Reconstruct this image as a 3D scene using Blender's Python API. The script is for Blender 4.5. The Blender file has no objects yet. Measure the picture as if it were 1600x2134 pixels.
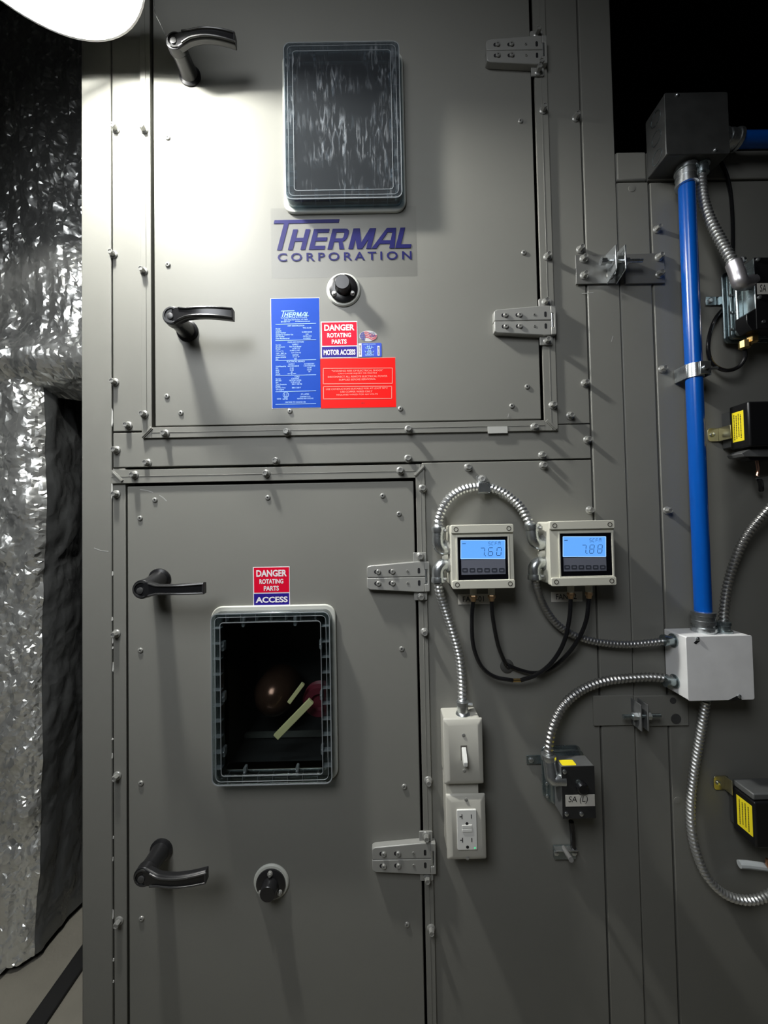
import bpy, bmesh, math, random
from mathutils import Vector, Matrix, noise
random.seed(7)
SC = bpy.context.scene
COL = SC.collection

# ---------------------------------------------------------------- camera
CAMY, CAMZ, F = -0.72, 1.15, 811.0
YAW, PITCH, ROLL = -0.00403, 0.02404, 0.01964
_F = Vector((-math.sin(YAW)*math.cos(PITCH), math.cos(YAW)*math.cos(PITCH), math.sin(PITCH)))
_r0 = _F.cross(Vector((0, 0, 1))).normalized(); _u0 = _r0.cross(_F)
_R = math.cos(ROLL)*_r0 - math.sin(ROLL)*_u0
_U = math.sin(ROLL)*_r0 + math.cos(ROLL)*_u0
cd = bpy.data.cameras.new('camera'); cam = bpy.data.objects.new('camera', cd); COL.objects.link(cam)
cd.sensor_fit = 'VERTICAL'; cd.sensor_height = 24; cd.lens = 24*F/2134
cd.clip_start = 0.01; cd.clip_end = 50
cam.matrix_world = Matrix(((_R.x, _U.x, -_F.x, 0), (_R.y, _U.y, -_F.y, CAMY), (_R.z, _U.z, -_F.z, CAMZ), (0, 0, 0, 1)))
SC.camera = cam

# ---------------------------------------------------------------- world, light, exposure
w = bpy.data.worlds.new('world'); SC.world = w; w.use_nodes = True
w.node_tree.nodes['Background'].inputs[0].default_value = (0.30, 0.42, 0.65, 1)
w.node_tree.nodes['Background'].inputs[1].default_value = 0.02
SC.view_settings.view_transform = 'Standard'; SC.view_settings.look = 'None'
SC.view_settings.exposure = 0.0; SC.view_settings.gamma = 1.0
SC.view_settings.use_curve_mapping = False
LAMP_STRENGTH = 6.0; CORE_STRENGTH = 1300.0; CORE_R = .036
# added fill light for the cabinet face, behind the camera up to the left
rl = bpy.data.lights.new('fill_light', 'AREA'); rl.shape = 'RECTANGLE'; rl.size = .7; rl.size_y = .7; rl.energy = 5.0; rl.color = (.93, .96, 1.0); rl.spread = math.radians(92)
rlo = bpy.data.objects.new('fill_light', rl); COL.objects.link(rlo); rlo.location = (-.50, -1.15, 2.12)
rlo.rotation_euler = (Vector((-.20, 0, 1.25))-rlo.location).to_track_quat('-Z', 'Y').to_euler()
LX, LY, LZ, LR = -0.488, -0.20, 2.01, 0.150      # rim of the round ceiling lamp

# ---------------------------------------------------------------- helpers
def P(px, py, h=0.0):
    """point of the place seen at a pixel of the photograph, h metres in front of the cabinet face"""
    d = (px-800)*_R - (py-1067)*_U + F*_F
    t = (-h - CAMY)/d.y
    return Vector((d.x*t, -h, CAMZ + d.z*t))
def X(px, py, h=0): return P(px, py, h).x
def Z(px, py, h=0): return P(px, py, h).z

MATS = {}
def mat(name, col, rough=0.5, metal=0.0, emit=None, es=0, bump=0, bscale=200, spec=0.5, var=0, vscale=6, coat=0):
    if name in MATS: return MATS[name]
    m = bpy.data.materials.new(name); m.use_nodes = True; MATS[name] = m
    nt = m.node_tree; b = nt.nodes['Principled BSDF']
    b.inputs['Base Color'].default_value = (*col, 1); b.inputs['Roughness'].default_value = rough
    b.inputs['Metallic'].default_value = metal; b.inputs['Specular IOR Level'].default_value = spec
    b.inputs['Coat Weight'].default_value = coat
    if emit: b.inputs['Emission Color'].default_value = (*emit, 1); b.inputs['Emission Strength'].default_value = es
    if var or bump:
        tc = nt.nodes.new('ShaderNodeTexCoord')
    if var:
        n = nt.nodes.new('ShaderNodeTexNoise'); n.inputs['Scale'].default_value = vscale; n.inputs['Detail'].default_value = 6
        nt.links.new(tc.outputs['Object'], n.inputs['Vector'])
        mx = nt.nodes.new('ShaderNodeMix'); mx.data_type = 'RGBA'
        mx.inputs[6].default_value = (*[c*(1-var) for c in col], 1); mx.inputs[7].default_value = (*[min(1, c*(1+var)) for c in col], 1)
        nt.links.new(n.outputs['Fac'], mx.inputs[0]); nt.links.new(mx.outputs[2], b.inputs['Base Color'])
        mr = nt.nodes.new('ShaderNodeMapRange'); mr.inputs[3].default_value = rough*(1-var*.7); mr.inputs[4].default_value = min(1, rough*(1+var*.7))
        nt.links.new(n.outputs['Fac'], mr.inputs[0]); nt.links.new(mr.outputs[0], b.inputs['Roughness'])
    if bump:
        n = nt.nodes.new('ShaderNodeTexNoise'); n.inputs['Scale'].default_value = bscale; n.inputs['Detail'].default_value = 2
        nt.links.new(tc.outputs['Object'], n.inputs['Vector'])
        bp = nt.nodes.new('ShaderNodeBump'); bp.inputs['Strength'].default_value = bump; bp.inputs['Distance'].default_value = 0.001
        nt.links.new(n.outputs['Fac'], bp.inputs['Height']); nt.links.new(bp.outputs[0], b.inputs['Normal'])
    return m

def clear_mat(name, tint, gloss, rough=0.05, dust=0.0, haze=0.0):
    """clear plastic: straight-through transparency with surface gloss and optional dusty smears"""
    m = bpy.data.materials.new(name); m.use_nodes = True; MATS[name] = m
    nt = m.node_tree; nt.nodes.clear(); N = nt.nodes.new; L = nt.links.new
    out = N('ShaderNodeOutputMaterial'); tr = N('ShaderNodeBsdfTransparent'); tr.inputs[0].default_value = (*tint, 1)
    gl = N('ShaderNodeBsdfGlossy'); gl.inputs['Roughness'].default_value = rough
    fr = N('ShaderNodeLayerWeight'); pw = N('ShaderNodeMath'); pw.operation = 'POWER'; pw.inputs[1].default_value = 4; L(fr.outputs['Facing'], pw.inputs[0])
    ad = N('ShaderNodeMath'); ad.operation = 'MULTIPLY_ADD'; ad.inputs[1].default_value = .7; ad.inputs[2].default_value = .008+gloss; L(pw.outputs[0], ad.inputs[0])
    mx = N('ShaderNodeMixShader'); L(ad.outputs[0], mx.inputs[0]); L(tr.outputs[0], mx.inputs[1]); L(gl.outputs[0], mx.inputs[2])
    last = mx
    if dust:
        tc = N('ShaderNodeTexCoord'); mp = N('ShaderNodeMapping'); mp.inputs['Scale'].default_value = (170, 170, 28)
        n = N('ShaderNodeTexNoise'); n.inputs['Scale'].default_value = 1; n.inputs['Detail'].default_value = 5; n.inputs['Distortion'].default_value = 1.2
        n2 = N('ShaderNodeTexNoise'); n2.inputs['Scale'].default_value = 16; n2.inputs['Detail'].default_value = 3
        L(tc.outputs['Object'], mp.inputs[0]); L(mp.outputs[0], n.inputs['Vector']); L(tc.outputs['Object'], n2.inputs['Vector'])
        mr = N('ShaderNodeMapRange'); mr.inputs[1].default_value = .52; mr.inputs[2].default_value = .75; L(n.outputs['Fac'], mr.inputs[0])
        m2 = N('ShaderNodeMapRange'); m2.inputs[1].default_value = .42; m2.inputs[2].default_value = .62; L(n2.outputs['Fac'], m2.inputs[0])
        mu = N('ShaderNodeMath'); mu.operation = 'MULTIPLY'; L(mr.outputs[0], mu.inputs[0]); L(m2.outputs[0], mu.inputs[1])
        m3 = N('ShaderNodeMath'); m3.operation = 'MULTIPLY_ADD'; m3.inputs[1].default_value = dust; m3.inputs[2].default_value = dust*0.12; L(mu.outputs[0], m3.inputs[0])
        df = N('ShaderNodeBsdfDiffuse'); df.inputs[0].default_value = (.62, .66, .70, 1)
        mz = N('ShaderNodeMixShader'); L(m3.outputs[0], mz.inputs[0]); L(mx.outputs[0], mz.inputs[1]); L(df.outputs[0], mz.inputs[2]); last = mz
    if haze:
        hz = N('ShaderNodeBsdfDiffuse'); hz.inputs[0].default_value = (.62, .66, .68, 1)
        mh = N('ShaderNodeMixShader'); mh.inputs[0].default_value = haze; L(last.outputs[0], mh.inputs[1]); L(hz.outputs[0], mh.inputs[2]); last = mh
    L(last.outputs[0], out.inputs[0])
    return m

PAINT = mat('grey_paint', (.205, .204, .184), .34, spec=.22, bump=.05, bscale=1400, var=.07, vscale=7)
PAINT2 = mat('grey_paint_door', (.213, .212, .191), .33, spec=.22, bump=.05, bscale=1400, var=.06, vscale=5)
PLATE = mat('primer_grey', (.17, .17, .16), .42, .2, var=.15, vscale=30)
DARK = mat('dark_void', (.006, .006, .007), .9)
GASKET = mat('black_gasket', (.012, .012, .012), .8)
CAST = mat('cast_hinge_grey', (.30, .30, .28), .38, .1)
BOLT = mat('bolt_paint', (.32, .32, .30), .3, .35)
ZINC = mat('zinc_steel', (.62, .65, .66), .28, .95, var=.2, vscale=60)
ZDARK = mat('chromate_steel', (.30, .35, .36), .27, .9, var=.2, vscale=50)
GALV = mat('galvanised_box', (.20, .205, .205), .42, .55, var=.3, vscale=45)
GALVD = mat('dark_galvanised', (.085, .087, .085), .42, .5, var=.3, vscale=45)
ALU = mat('brushed_aluminium', (.90, .90, .89), .6, .12, var=.12, vscale=25)
BLACKP = mat('black_plastic', (.012, .012, .013), .28, bump=.05, bscale=900)
BLACKM = mat('black_metal', (.008, .008, .009), .3)
RUBBER = mat('black_tube', (.010, .010, .011), .22)
CREAM = mat('cream_plastic', (.62, .61, .52), .45)
CREAM2 = mat('cream_shade', (.55, .54, .46), .5)
IVORY = mat('ivory_plate', (.54, .53, .47), .35)
WHITE = mat('white_plastic', (.80, .80, .76), .35)
BEADING = mat('pale_rubber', (.52, .53, .48), .55)
BLUEPIPE = mat('blue_paint', (.002, .085, .42), .22, coat=.3)
BRASS = mat('brass', (.80, .55, .22), .25, 1)
COPPER = mat('copper', (.85, .48, .33), .25, 1)
NAVY = mat('logo_navy', (.010, .010, .085), .5, spec=.15)
BLUEP = mat('blue_print', (.0, .055, .42), .5, spec=.15)
NAVYP = mat('navy_print', (.022, .010, .24), .5, spec=.15)
REDP = mat('red_print', (.72, .002, .03), .5, spec=.15)
REDW = mat('red_warning', (.93, .004, .002), .5, spec=.15)
WHITEP = mat('white_print', (.85, .82, .84), .5)
LTBLUE = mat('light_blue_print', (.30, .52, .90), .5)
PINKP = mat('pink_print', (.95, .25, .20), .5)
YEL = mat('yellow_label', (.95, .78, .02), .5)
INK = mat('black_ink', (.01, .01, .012), .6)
PAPER = mat('paper_white', (.62, .60, .54), .7)
LCD = mat('lcd_backlight', (.02, .05, .1), .3, emit=(.13, .40, 1.0), es=1.0)
LCDEDGE = mat('lcd_edge', (.02, .05, .1), .3, emit=(.35, .62, 1.0), es=1.15)
KEYPAD = mat('keypad_film', (.16, .17, .21), .3)
KEYDARK = mat('keypad_symbol', (.04, .045, .06), .4)
GLASSB = mat('black_bezel', (.004, .004, .006), .08)
BELT = mat('belt_yellow', (.92, .90, .45), .55)
PULLEY = mat('red_pulley', (.16, .02, .035), .45)
HUBM = mat('motor_hub', (.14, .08, .055), .22, .7)
CONCRETE = mat('concrete', (.24, .225, .185), .85, bump=.5, bscale=160, var=.22, vscale=9)
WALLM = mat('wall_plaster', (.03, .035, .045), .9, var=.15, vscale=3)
LENS = mat('lamp_diffuser', (.9, .9, .9), .5, emit=(1.0, .995, .95), es=LAMP_STRENGTH)
LAMPB = mat('lamp_housing', (.75, .75, .75), .5)
GREEN = mat('green_led', (.02, .3, .1), .4, emit=(.05, .8, .3), es=1.0)
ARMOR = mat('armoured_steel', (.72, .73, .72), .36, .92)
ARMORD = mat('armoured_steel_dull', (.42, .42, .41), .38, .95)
CLEARW = clear_mat('clear_plastic_wall', (.62, .66, .68), .10, .12)
PANE1 = clear_mat('dusty_pane', (.55, .60, .64), .02, .12, dust=.30)
PANE2 = clear_mat('clean_pane', (.80, .82, .82), .0, .04)
FILM = clear_mat('decal_film', (.985, .985, .985), .0, .3)
RIBM = clear_mat('clear_rib', (.75, .78, .80), .10, .12, haze=.30)

def foil_mat(nm, base, metal, rough):
    m = bpy.data.materials.new(nm); m.use_nodes = True; nt = m.node_tree; b = nt.nodes['Principled BSDF']
    b.inputs['Base Color'].default_value = (*base, 1); b.inputs['Metallic'].default_value = metal; b.inputs['Roughness'].default_value = rough
    N = nt.nodes.new; L = nt.links.new
    tc = N('ShaderNodeTexCoord'); v = N('ShaderNodeTexVoronoi'); v.feature = 'SMOOTH_F1'; v.inputs['Scale'].default_value = 34; v.inputs['Smoothness'].default_value = .25
    mp = N('ShaderNodeMapping'); mp.inputs['Scale'].default_value = (1.0, 1.0, .7); n = N('ShaderNodeTexNoise'); n.inputs['Scale'].default_value = 9; n.inputs['Detail'].default_value = 4
    mixv = N('ShaderNodeVectorMath'); mixv.operation = 'MULTIPLY_ADD'; mixv.inputs[1].default_value = (.12, .12, .12)
    L(tc.outputs['Object'], mp.inputs[0]); L(mp.outputs[0], n.inputs['Vector']); L(n.outputs['Color'], mixv.inputs[0]); L(mp.outputs[0], mixv.inputs[2]); L(mixv.outputs[0], v.inputs['Vector'])
    bp = N('ShaderNodeBump'); bp.inputs['Strength'].default_value = .5; bp.inputs['Distance'].default_value = .006; L(v.outputs['Distance'], bp.inputs['Height'])
    br = N('ShaderNodeTexBrick'); br.inputs['Scale'].default_value = 70; br.inputs['Mortar Size'].default_value = .03; br.offset = 0
    L(tc.outputs['UV'], br.inputs['Vector'])
    b2 = N('ShaderNodeBump'); b2.inputs['Strength'].default_value = .12; b2.inputs['Distance'].default_value = .001; L(br.outputs['Fac'], b2.inputs['Height']); L(bp.outputs[0], b2.inputs['Normal'])
    L(b2.outputs[0], b.inputs['Normal'])
    return m
FOIL = foil_mat('foil', (.88, .89, .86), .78, .27); FOIL_SHADED = foil_mat('shaded_foil', (.16, .165, .165), .6, .24)  # second foil is darkened in colour to carry the flank's shade

class MB:
    def __init__(s): s.v = []; s.f = []
    def add(s, v, f):
        o = len(s.v); s.v += [Vector(a) for a in v]; s.f += [tuple(i+o for i in a) for a in f]; return s
    def box(s, x0, x1, y0, y1, z0, z1):
        x0, x1 = sorted((x0, x1)); y0, y1 = sorted((y0, y1)); z0, z1 = sorted((z0, z1))
        return s.add([(x0,y0,z0),(x1,y0,z0),(x1,y1,z0),(x0,y1,z0),(x0,y0,z1),(x1,y0,z1),(x1,y1,z1),(x0,y1,z1)],
                     [(0,3,2,1),(4,5,6,7),(0,1,5,4),(1,2,6,5),(2,3,7,6),(3,0,4,7)])
    def prism(s, poly, y0, y1):
        """poly: (x,z) outline; extruded along Y from y0 (front) to y1"""
        a = sum(poly[i][0]*poly[(i+1) % len(poly)][1]-poly[(i+1) % len(poly)][0]*poly[i][1] for i in range(len(poly)))
        if a < 0: poly = poly[::-1]
        if y0 > y1: y0, y1 = y1, y0
        n = len(poly)
        v = [(x, y0, z) for x, z in poly]+[(x, y1, z) for x, z in poly]
        f = [tuple(range(n)), tuple(range(2*n-1, n-1, -1))]+[(i, i+n, (i+1) % n+n, (i+1) % n) for i in range(n)]
        return s.add(v, f)
    def ring(s, outer, inner, y0, y1):
        """closed ring between two outlines of equal vertex count"""
        if y0 > y1: y0, y1 = y1, y0
        n = len(outer)
        v = [(x, y, z) for y in (y0, y1) for pl in (outer, inner) for x, z in pl]
        f = []
        for i in range(n):
            j = (i+1) % n
            f += [(i, j, n+j, n+i), (2*n+i, 3*n+i, 3*n+j, 2*n+j), (i, 2*n+i, 2*n+j, j), (n+i, n+j, 3*n+j, 3*n+i)]
        return s.add(v, f)
    def cyl(s, p0, p1, r0, r1=None, n=20, rot=0):
        p0 = Vector(p0); p1 = Vector(p1); r1 = r0 if r1 is None else r1
        d = (p1-p0).normalized(); a = d.orthogonal().normalized(); b = d.cross(a)
        v = []
        for p, r in ((p0, r0), (p1, r1)):
            v += [p+(a*math.cos(2*math.pi*i/n+rot)+b*math.sin(2*math.pi*i/n+rot))*r for i in range(n)]
        return s.add(v, [tuple(range(n-1, -1, -1)), tuple(range(n, 2*n))]+[(i, (i+1) % n, (i+1) % n+n, i+n) for i in range(n)])
    def lathe(s, p0, d, prof, n=24):
        """prof: list of (distance along d, radius)"""
        p0 = Vector(p0); d = Vector(d).normalized(); a = d.orthogonal().normalized(); b = d.cross(a)
        v = []
        for t, r in prof: v += [p0+d*t+(a*math.cos(2*math.pi*i/n)+b*math.sin(2*math.pi*i/n))*r for i in range(n)]
        f = [tuple(range(n-1, -1, -1)), tuple(range((len(prof)-1)*n, len(prof)*n))]
        for k in range(len(prof)-1): f += [(k*n+i, k*n+(i+1) % n, (k+1)*n+(i+1) % n, (k+1)*n+i) for i in range(n)]
        return s.add(v, f)
    def sweep(s, pts, rad, n=12):
        """pts: dense points; rad(arc, theta) radius"""
        pts = [Vector(p) for p in pts]; v = []; arc = 0
        t = (pts[1]-pts[0]).normalized(); a = t.orthogonal().normalized()
        for k, p in enumerate(pts):
            if k: arc += (p-pts[k-1]).length
            t = (pts[min(k+1, len(pts)-1)]-pts[max(k-1, 0)]).normalized()
            a = (a-t*a.dot(t)).normalized(); b = t.cross(a)
            v += [p+(a*math.cos(2*math.pi*i/n)+b*math.sin(2*math.pi*i/n))*rad(arc, 2*math.pi*i/n) for i in range(n)]
        m = len(pts)
        f = [tuple(range(n-1, -1, -1)), tuple(range((m-1)*n, m*n))]
        for k in range(m-1): f += [(k*n+i, k*n+(i+1) % n, (k+1)*n+(i+1) % n, (k+1)*n+i) for i in range(n)]
        return s.add(v, f)
    def build(s, name, m, parent=None, bevel=0, origin=None, smooth=True, seg=2):
        off = Vector((0, 0, 0))
        if parent: off = top_of(parent).location.copy()
        elif origin: off = Vector(origin)
        me = bpy.data.meshes.new(name); me.from_pydata([tuple(a-off) for a in s.v], [], s.f); me.update()
        me.materials.append(m)
        if smooth: me.shade_smooth(); me.set_sharp_from_angle(angle=.62)
        o = bpy.data.objects.new(name, me); COL.objects.link(o)
        if parent: o.parent = parent
        else: o.location = off
        if bevel:
            b = o.modifiers.new('bevel', 'BEVEL'); b.width = bevel; b.segments = seg; b.limit_method = 'ANGLE'; b.angle_limit = .6
        return o
def top_of(o):
    while o.parent: o = o.parent
    return o
def tag(o, label=None, cat=None, group=None, kind=None):
    if label: o['label'] = label
    if cat: o['category'] = cat
    if group: o['group'] = group
    if kind: o['kind'] = kind
    return o
def thing(name, label, cat, loc, group=None):
    o = bpy.data.objects.new(name, None); o.empty_display_size = .02; COL.objects.link(o); o.location = loc
    return tag(o, label, cat, group)
def place(name, mesh, m_loc, parent, rot=None):
    o = bpy.data.objects.new(name, mesh); COL.objects.link(o); o.parent = parent
    o.location = Vector(m_loc)-top_of(parent).location
    if rot is not None: o.rotation_euler = rot
    return o
def rrect(x0, x1, z0, z1, r, n=6):
    x0, x1 = sorted((x0, x1)); z0, z1 = sorted((z0, z1)); o = []
    for cx, cz, a0 in ((x1-r, z1-r, 0), (x0+r, z1-r, 90), (x0+r, z0+r, 180), (x1-r, z0+r, 270)):
        o += [(cx+r*math.cos(math.radians(a0+90*i/n)), cz+r*math.sin(math.radians(a0+90*i/n))) for i in range(n+1)]
    return o
def smoothpath(way, step=.002):
    """Catmull-Rom through way points, evenly resampled"""
    w = [Vector(p) for p in way]; w = [2*w[0]-w[1]]+w+[2*w[-1]-w[-2]]; d = []
    for i in range(1, len(w)-2):
        for k in range(40):
            t = k/40; a, b, c, e = w[i-1], w[i], w[i+1], w[i+2]
            d.append(.5*((2*b)+(c-a)*t+(2*a-5*b+4*c-e)*t*t+(3*b-a-3*c+e)*t**3))
    d.append(w[-2]); out = [d[0]]; acc = 0
    for i in range(1, len(d)):
        seg = (d[i]-d[i-1]).length
        while acc+seg >= step:
            r = (step-acc)/seg; q = d[i-1].lerp(d[i], r); out.append(q); d[i-1] = q; seg = (d[i]-q).length; acc = 0
        acc += seg
    out.append(d[-1]); return out
def px_path(way): return [P(a, b, c) for a, b, c in way]

def glyphs(mb, s, box, h, thick=.0003, bold=0.0, shear=0, space=1.0, keep=False, align='C', vert=False):
    """flat lettering fitted to a pixel box (x0,y0,x1,y1) lying h in front of the face"""
    cu = bpy.data.curves.new('txt', 'FONT'); cu.body = s; cu.size = 1; cu.offset = bold; cu.shear = shear; cu.space_character = space
    cu.align_x = 'CENTER' if align == 'C' else 'LEFT'; cu.resolution_u = 3
    ob = bpy.data.objects.new('txt', cu); COL.objects.link(ob)
    dg = bpy.context.evaluated_depsgraph_get(); me = bpy.data.meshes.new_from_object(ob.evaluated_get(dg))
    bpy.data.objects.remove(ob); bpy.data.curves.remove(cu)
    if not len(me.vertices): return
    vs = [v.co.copy() for v in me.vertices]; fs = [tuple(p.vertices) for p in me.polygons]
    if vert: vs = [Vector((v.y, -v.x, 0)) for v in vs]
    ax, bx = min(v.x for v in vs), max(v.x for v in vs); ay, by = min(v.y for v in vs), max(v.y for v in vs)
    xm, ym = (box[0]+box[2])/2, (box[1]+box[3])/2
    wx0, wx1 = X(box[0], ym, h), X(box[2], ym, h); wz0, wz1 = Z(xm, box[3], h), Z(xm, box[1], h)
    sx, sz = (wx1-wx0)/(bx-ax), (wz1-wz0)/(by-ay)
    if keep: sx = sz
    mb.add([(wx0+(v.x-ax)*sx, -h-thick, wz0+(v.y-ay)*sz) for v in vs], [f for f in fs])
    bpy.data.meshes.remove(me)
def sheet(px0, py0, px1, py1, h, t=.0005, r=0):
    xm, ym = (px0+px1)/2, (py0+py1)/2
    x0, x1, z0, z1 = X(px0, ym, h), X(px1, ym, h), Z(xm, py1, h), Z(xm, py0, h)
    return MB().prism(rrect(x0, x1, z0, z1, r, 4) if r else [(x0, z0), (x1, z0), (x1, z1), (x0, z1)], -h-t, -h)
def line(mb, a, b, wpx, h, t=.0003):
    """thin printed bar from pixel a to pixel b, wpx wide"""
    A, B = P(*a, h), P(*b, h); d = (B-A).normalized(); n = Vector((-d.z, 0, d.x))*(wpx/1126/2)
    mb.prism([((A+n).x, (A+n).z), ((A-n).x, (A-n).z), ((B-n).x, (B-n).z), ((B+n).x, (B+n).z)], -h-t, -h)

def copy_tree(o, delta, parent=None):
    c = o.copy(); COL.objects.link(c)
    if parent is not None: c.parent = parent
    if delta is not None: c.location = o.location+delta
    for ch in list(o.children): copy_tree(ch, None, c)
    return c

# ---------------------------------------------------------------- room
def struct(mb, name, m, **k): return tag(mb.build(name, m, **k), kind='structure')
H_ROOM = 4.2
struct(MB().box(-1.9, 2.6, -2.6, 2.0, -.1, 0), 'floor', CONCRETE)
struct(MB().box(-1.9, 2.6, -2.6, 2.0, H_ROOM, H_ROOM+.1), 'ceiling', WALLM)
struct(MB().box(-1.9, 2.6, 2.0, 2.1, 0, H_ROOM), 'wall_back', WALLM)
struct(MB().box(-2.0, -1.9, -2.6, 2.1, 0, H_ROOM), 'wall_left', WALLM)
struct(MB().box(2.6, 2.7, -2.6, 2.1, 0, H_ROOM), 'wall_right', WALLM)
struct(MB().box(-2.0, 2.7, -2.7, -2.6, 0, H_ROOM), 'wall_front', mat('wall_plaster_dim', (.10, .11, .12), .9))

# ---------------------------------------------------------------- main cabinet
xE = X(170, 1100)                       # left edge
xS = X(234.5, 1100)                     # seam left post / panels
xDL, xDR = X(321, 500), X(1117, 500)    # upper door
xTL, xTR = X(297, 600), X(1148, 500)    # outer edges of the upper door trim
xPS = (X(1217, 500)+X(1246, 1300))/2    # seam right post
xPE = (X(1288, 450)+X(1314, 1330))/2    # outer edge of right post
xQS = (X(1356, 480)+X(1386, 1330))/2    # seam neighbour post / panel
xD2L, xD2R = X(267, 1500), X(871, 1450)
xT2R = X(894, 1450)
zD1B = Z(725, 881); zT1B = Z(730, 906)
zRT = Z(730, 892); zRB = Z(735, 966)
zT2T, zT2B = Z(560, 974), Z(560, 1002); zD2T = Z(565, 1008)
ZTOP = 2.55; ZBOT = .10
g = .0016
cab = thing('air_handler_cabinet', 'tall grey painted steel air handler cabinet filling the middle of the view', 'cabinet', (xE, 0, 0))
MB().box(xE+.004, xPE-.004, 1.13, 1.15, 0, ZTOP).box(xE+.004, xE+.01, .05, 1.13, 0, ZTOP).box(xPE-.010, xPE-.004, .05, 1.13, 0, ZTOP).box(xE+.01, xPE-.01, .03, 1.13, ZTOP-.01, ZTOP).build('casing', DARK, cab)
MB().box(xE+.01, xPE-.01, .004, .05, 0, ZBOT-.003).build('base_rail', PAINT, cab)
MB().box(xE, xS-g, 0, .05, ZBOT, ZTOP).build('corner_post', PAINT, cab, bevel=.0018)
MB().box(xPS+g, xPE-.0005, -.001, .05, ZBOT, ZTOP).build('corner_post', PAINT, cab, bevel=.0018)
MB().box(xE, xE+.002, .05, 1.15, ZBOT, ZTOP).build('side_panel', PAINT, cab)
MB().box(xS+g, xDL-.004, 0, .028, zRT+.002, ZTOP).build('side_strip', PAINT, cab, bevel=.001)
MB().box(xTR-.006, xPS-g, 0, .028, Z(1190, 884)+.001, ZTOP).build('side_strip', PAINT, cab, bevel=.001)
MB().box(xS+g, xPS-g, 0, .028, zRB+.0012, zRT-.001).build('cross_rail', PAINT, cab, bevel=.0012)
MB().box(xS+g*.4, xD2L-.0036, 0, .028, ZBOT, zRB-.0012).build('side_strip', PAINT, cab, bevel=.001)
MB().box(xT2R-.004, xPS-g, 0, .028, ZBOT, zRB-.0012).build('front_panel', PAINT, cab, bevel=.0012)
# raised door trims with a fine centre rib
def trim_bar(x0, x1, z0, z1, vertical):
    m = MB().box(x0, x1, -.0045, .0005, z0, z1)
    if vertical: c = (x0+x1)/2; m.box(c-.0006, c+.0006, -.0052, -.0044, z0, z1)
    else: c = (z0+z1)/2; m.box(x0, x1, -.0052, -.0044, c-.0006, c+.0006)
    return m
tb = MB()
trim_bar(xTL, xDL-.0035, zT1B, ZTOP, True).build('door_trim', PAINT2, cab, bevel=.0008)
trim_bar(xDR+.0045, xTR, zT1B, ZTOP, True).build('door_trim', PAINT2, cab, bevel=.0008)
trim_bar(xDL-.0035, xDR+.0045, zT1B, zD1B-.003, False).build('door_trim', PAINT2, cab, bevel=.0008)
trim_bar(xS+.001, xD2R+.004, zT2B, zT2T, False).build('door_trim', PAINT2, cab, bevel=.0008)
trim_bar(xD2R+.004, xT2R, ZBOT, zT2T, True).build('door_trim', PAINT2, cab, bevel=.0008)
def corner_key(cx, cz, sx, sz, s=.012):
    m = MB(); n = Vector((-sz, 0, sx)).normalized()*.0032; d = Vector((sx, 0, sz)).normalized()*s; c = Vector((cx, 0, cz))
    for w_, y in ((n, -.0062), (n*.45, -.0075)):
        q = [c-d-w_, c+d-w_, c+d*1.05, c+d+w_, c-d+w_, c-d*1.05]
        m.prism([(a.x, a.z) for a in q], y, -.004)
    m.build('corner_key', PAINT2, cab, bevel=.0005)
corner_key((xTL+xDL)/2-.001, (zT1B+zD1B)/2-.001, 1, 1)
corner_key((xTR+xDR)/2+.002, (zT1B+zD1B)/2-.001, 1, -1)
corner_key(xS+.013, (zT2T+zT2B)/2, 1, -1)
corner_key((xD2R+xT2R)/2+.001, (zT2T+zT2B)/2, 1, 1)

# hex washer-head bolts and hollow rivets share their meshes
def hexmesh(name, m, s=1.0):
    b = MB()
    b.lathe((0, .0005, 0), (0, -1, 0), [(0, .0074*s), (.0016*s, .0076*s), (.003*s, .0062*s), (.0034*s, .0050*s)], 16)
    b.cyl((0, -.003*s, 0), (0, -.0104*s, 0), .0052*s, .0049*s, 6)
    b.ring([(.0047*s*math.cos(a*math.pi/3), .0047*s*math.sin(a*math.pi/3)) for a in range(6)], [(.0033*s*math.cos(a*math.pi/3), .0033*s*math.sin(a*math.pi/3)) for a in range(6)], -.0112*s, -.0103*s)
    me = bpy.data.meshes.new(name); me.from_pydata([tuple(v) for v in b.v], [], b.f); me.materials.append(m)
    me.shade_smooth(); me.set_sharp_from_angle(angle=.5); return me
HEX = hexmesh('hex_bolt', BOLT); HEXW = hexmesh('hex_bolt_pale', mat('bolt_pale', (.42, .42, .40), .3, .3))
def rivetmesh():
    n = 16; prof = [(.0001, .0049), (.0016, .0047), (.0024, .0038), (.0024, .0017), (.0008, .0014)]
    b = MB(); b.lathe((0, 0, 0), (0, -1, 0), prof, n)
    me = bpy.data.meshes.new('rivet'); me.from_pydata([tuple(v) for v in b.v], [], b.f)
    me.materials.append(BOLT); me.materials.append(INK)
    me.polygons[1].material_index = 1
    me.shade_smooth(); me.set_sharp_from_angle(angle=.9); return me
RIV = rivetmesh()
def bolts(lst, parent, h=0, mesh=None, name='hex_bolt'):
    for i, q in enumerate(lst):
        place(name, mesh or HEX, P(q[0], q[1], h), parent, (0, random.random(), 0))
bolts([(242, 271), (237, 531), (240, 797), (268, 887), (1199, 247), (1208, 521), (1218, 799), (1223, 917), (1187, 867),
       (243, 938), (308, 965), (575, 961), (850, 956), (1129, 949), (1131, 970), (975, 974), (243, 1030), (243, 1320), (245, 1616), (249, 1918), (1228, 1063), (268, 887)][:-1], cab)
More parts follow.
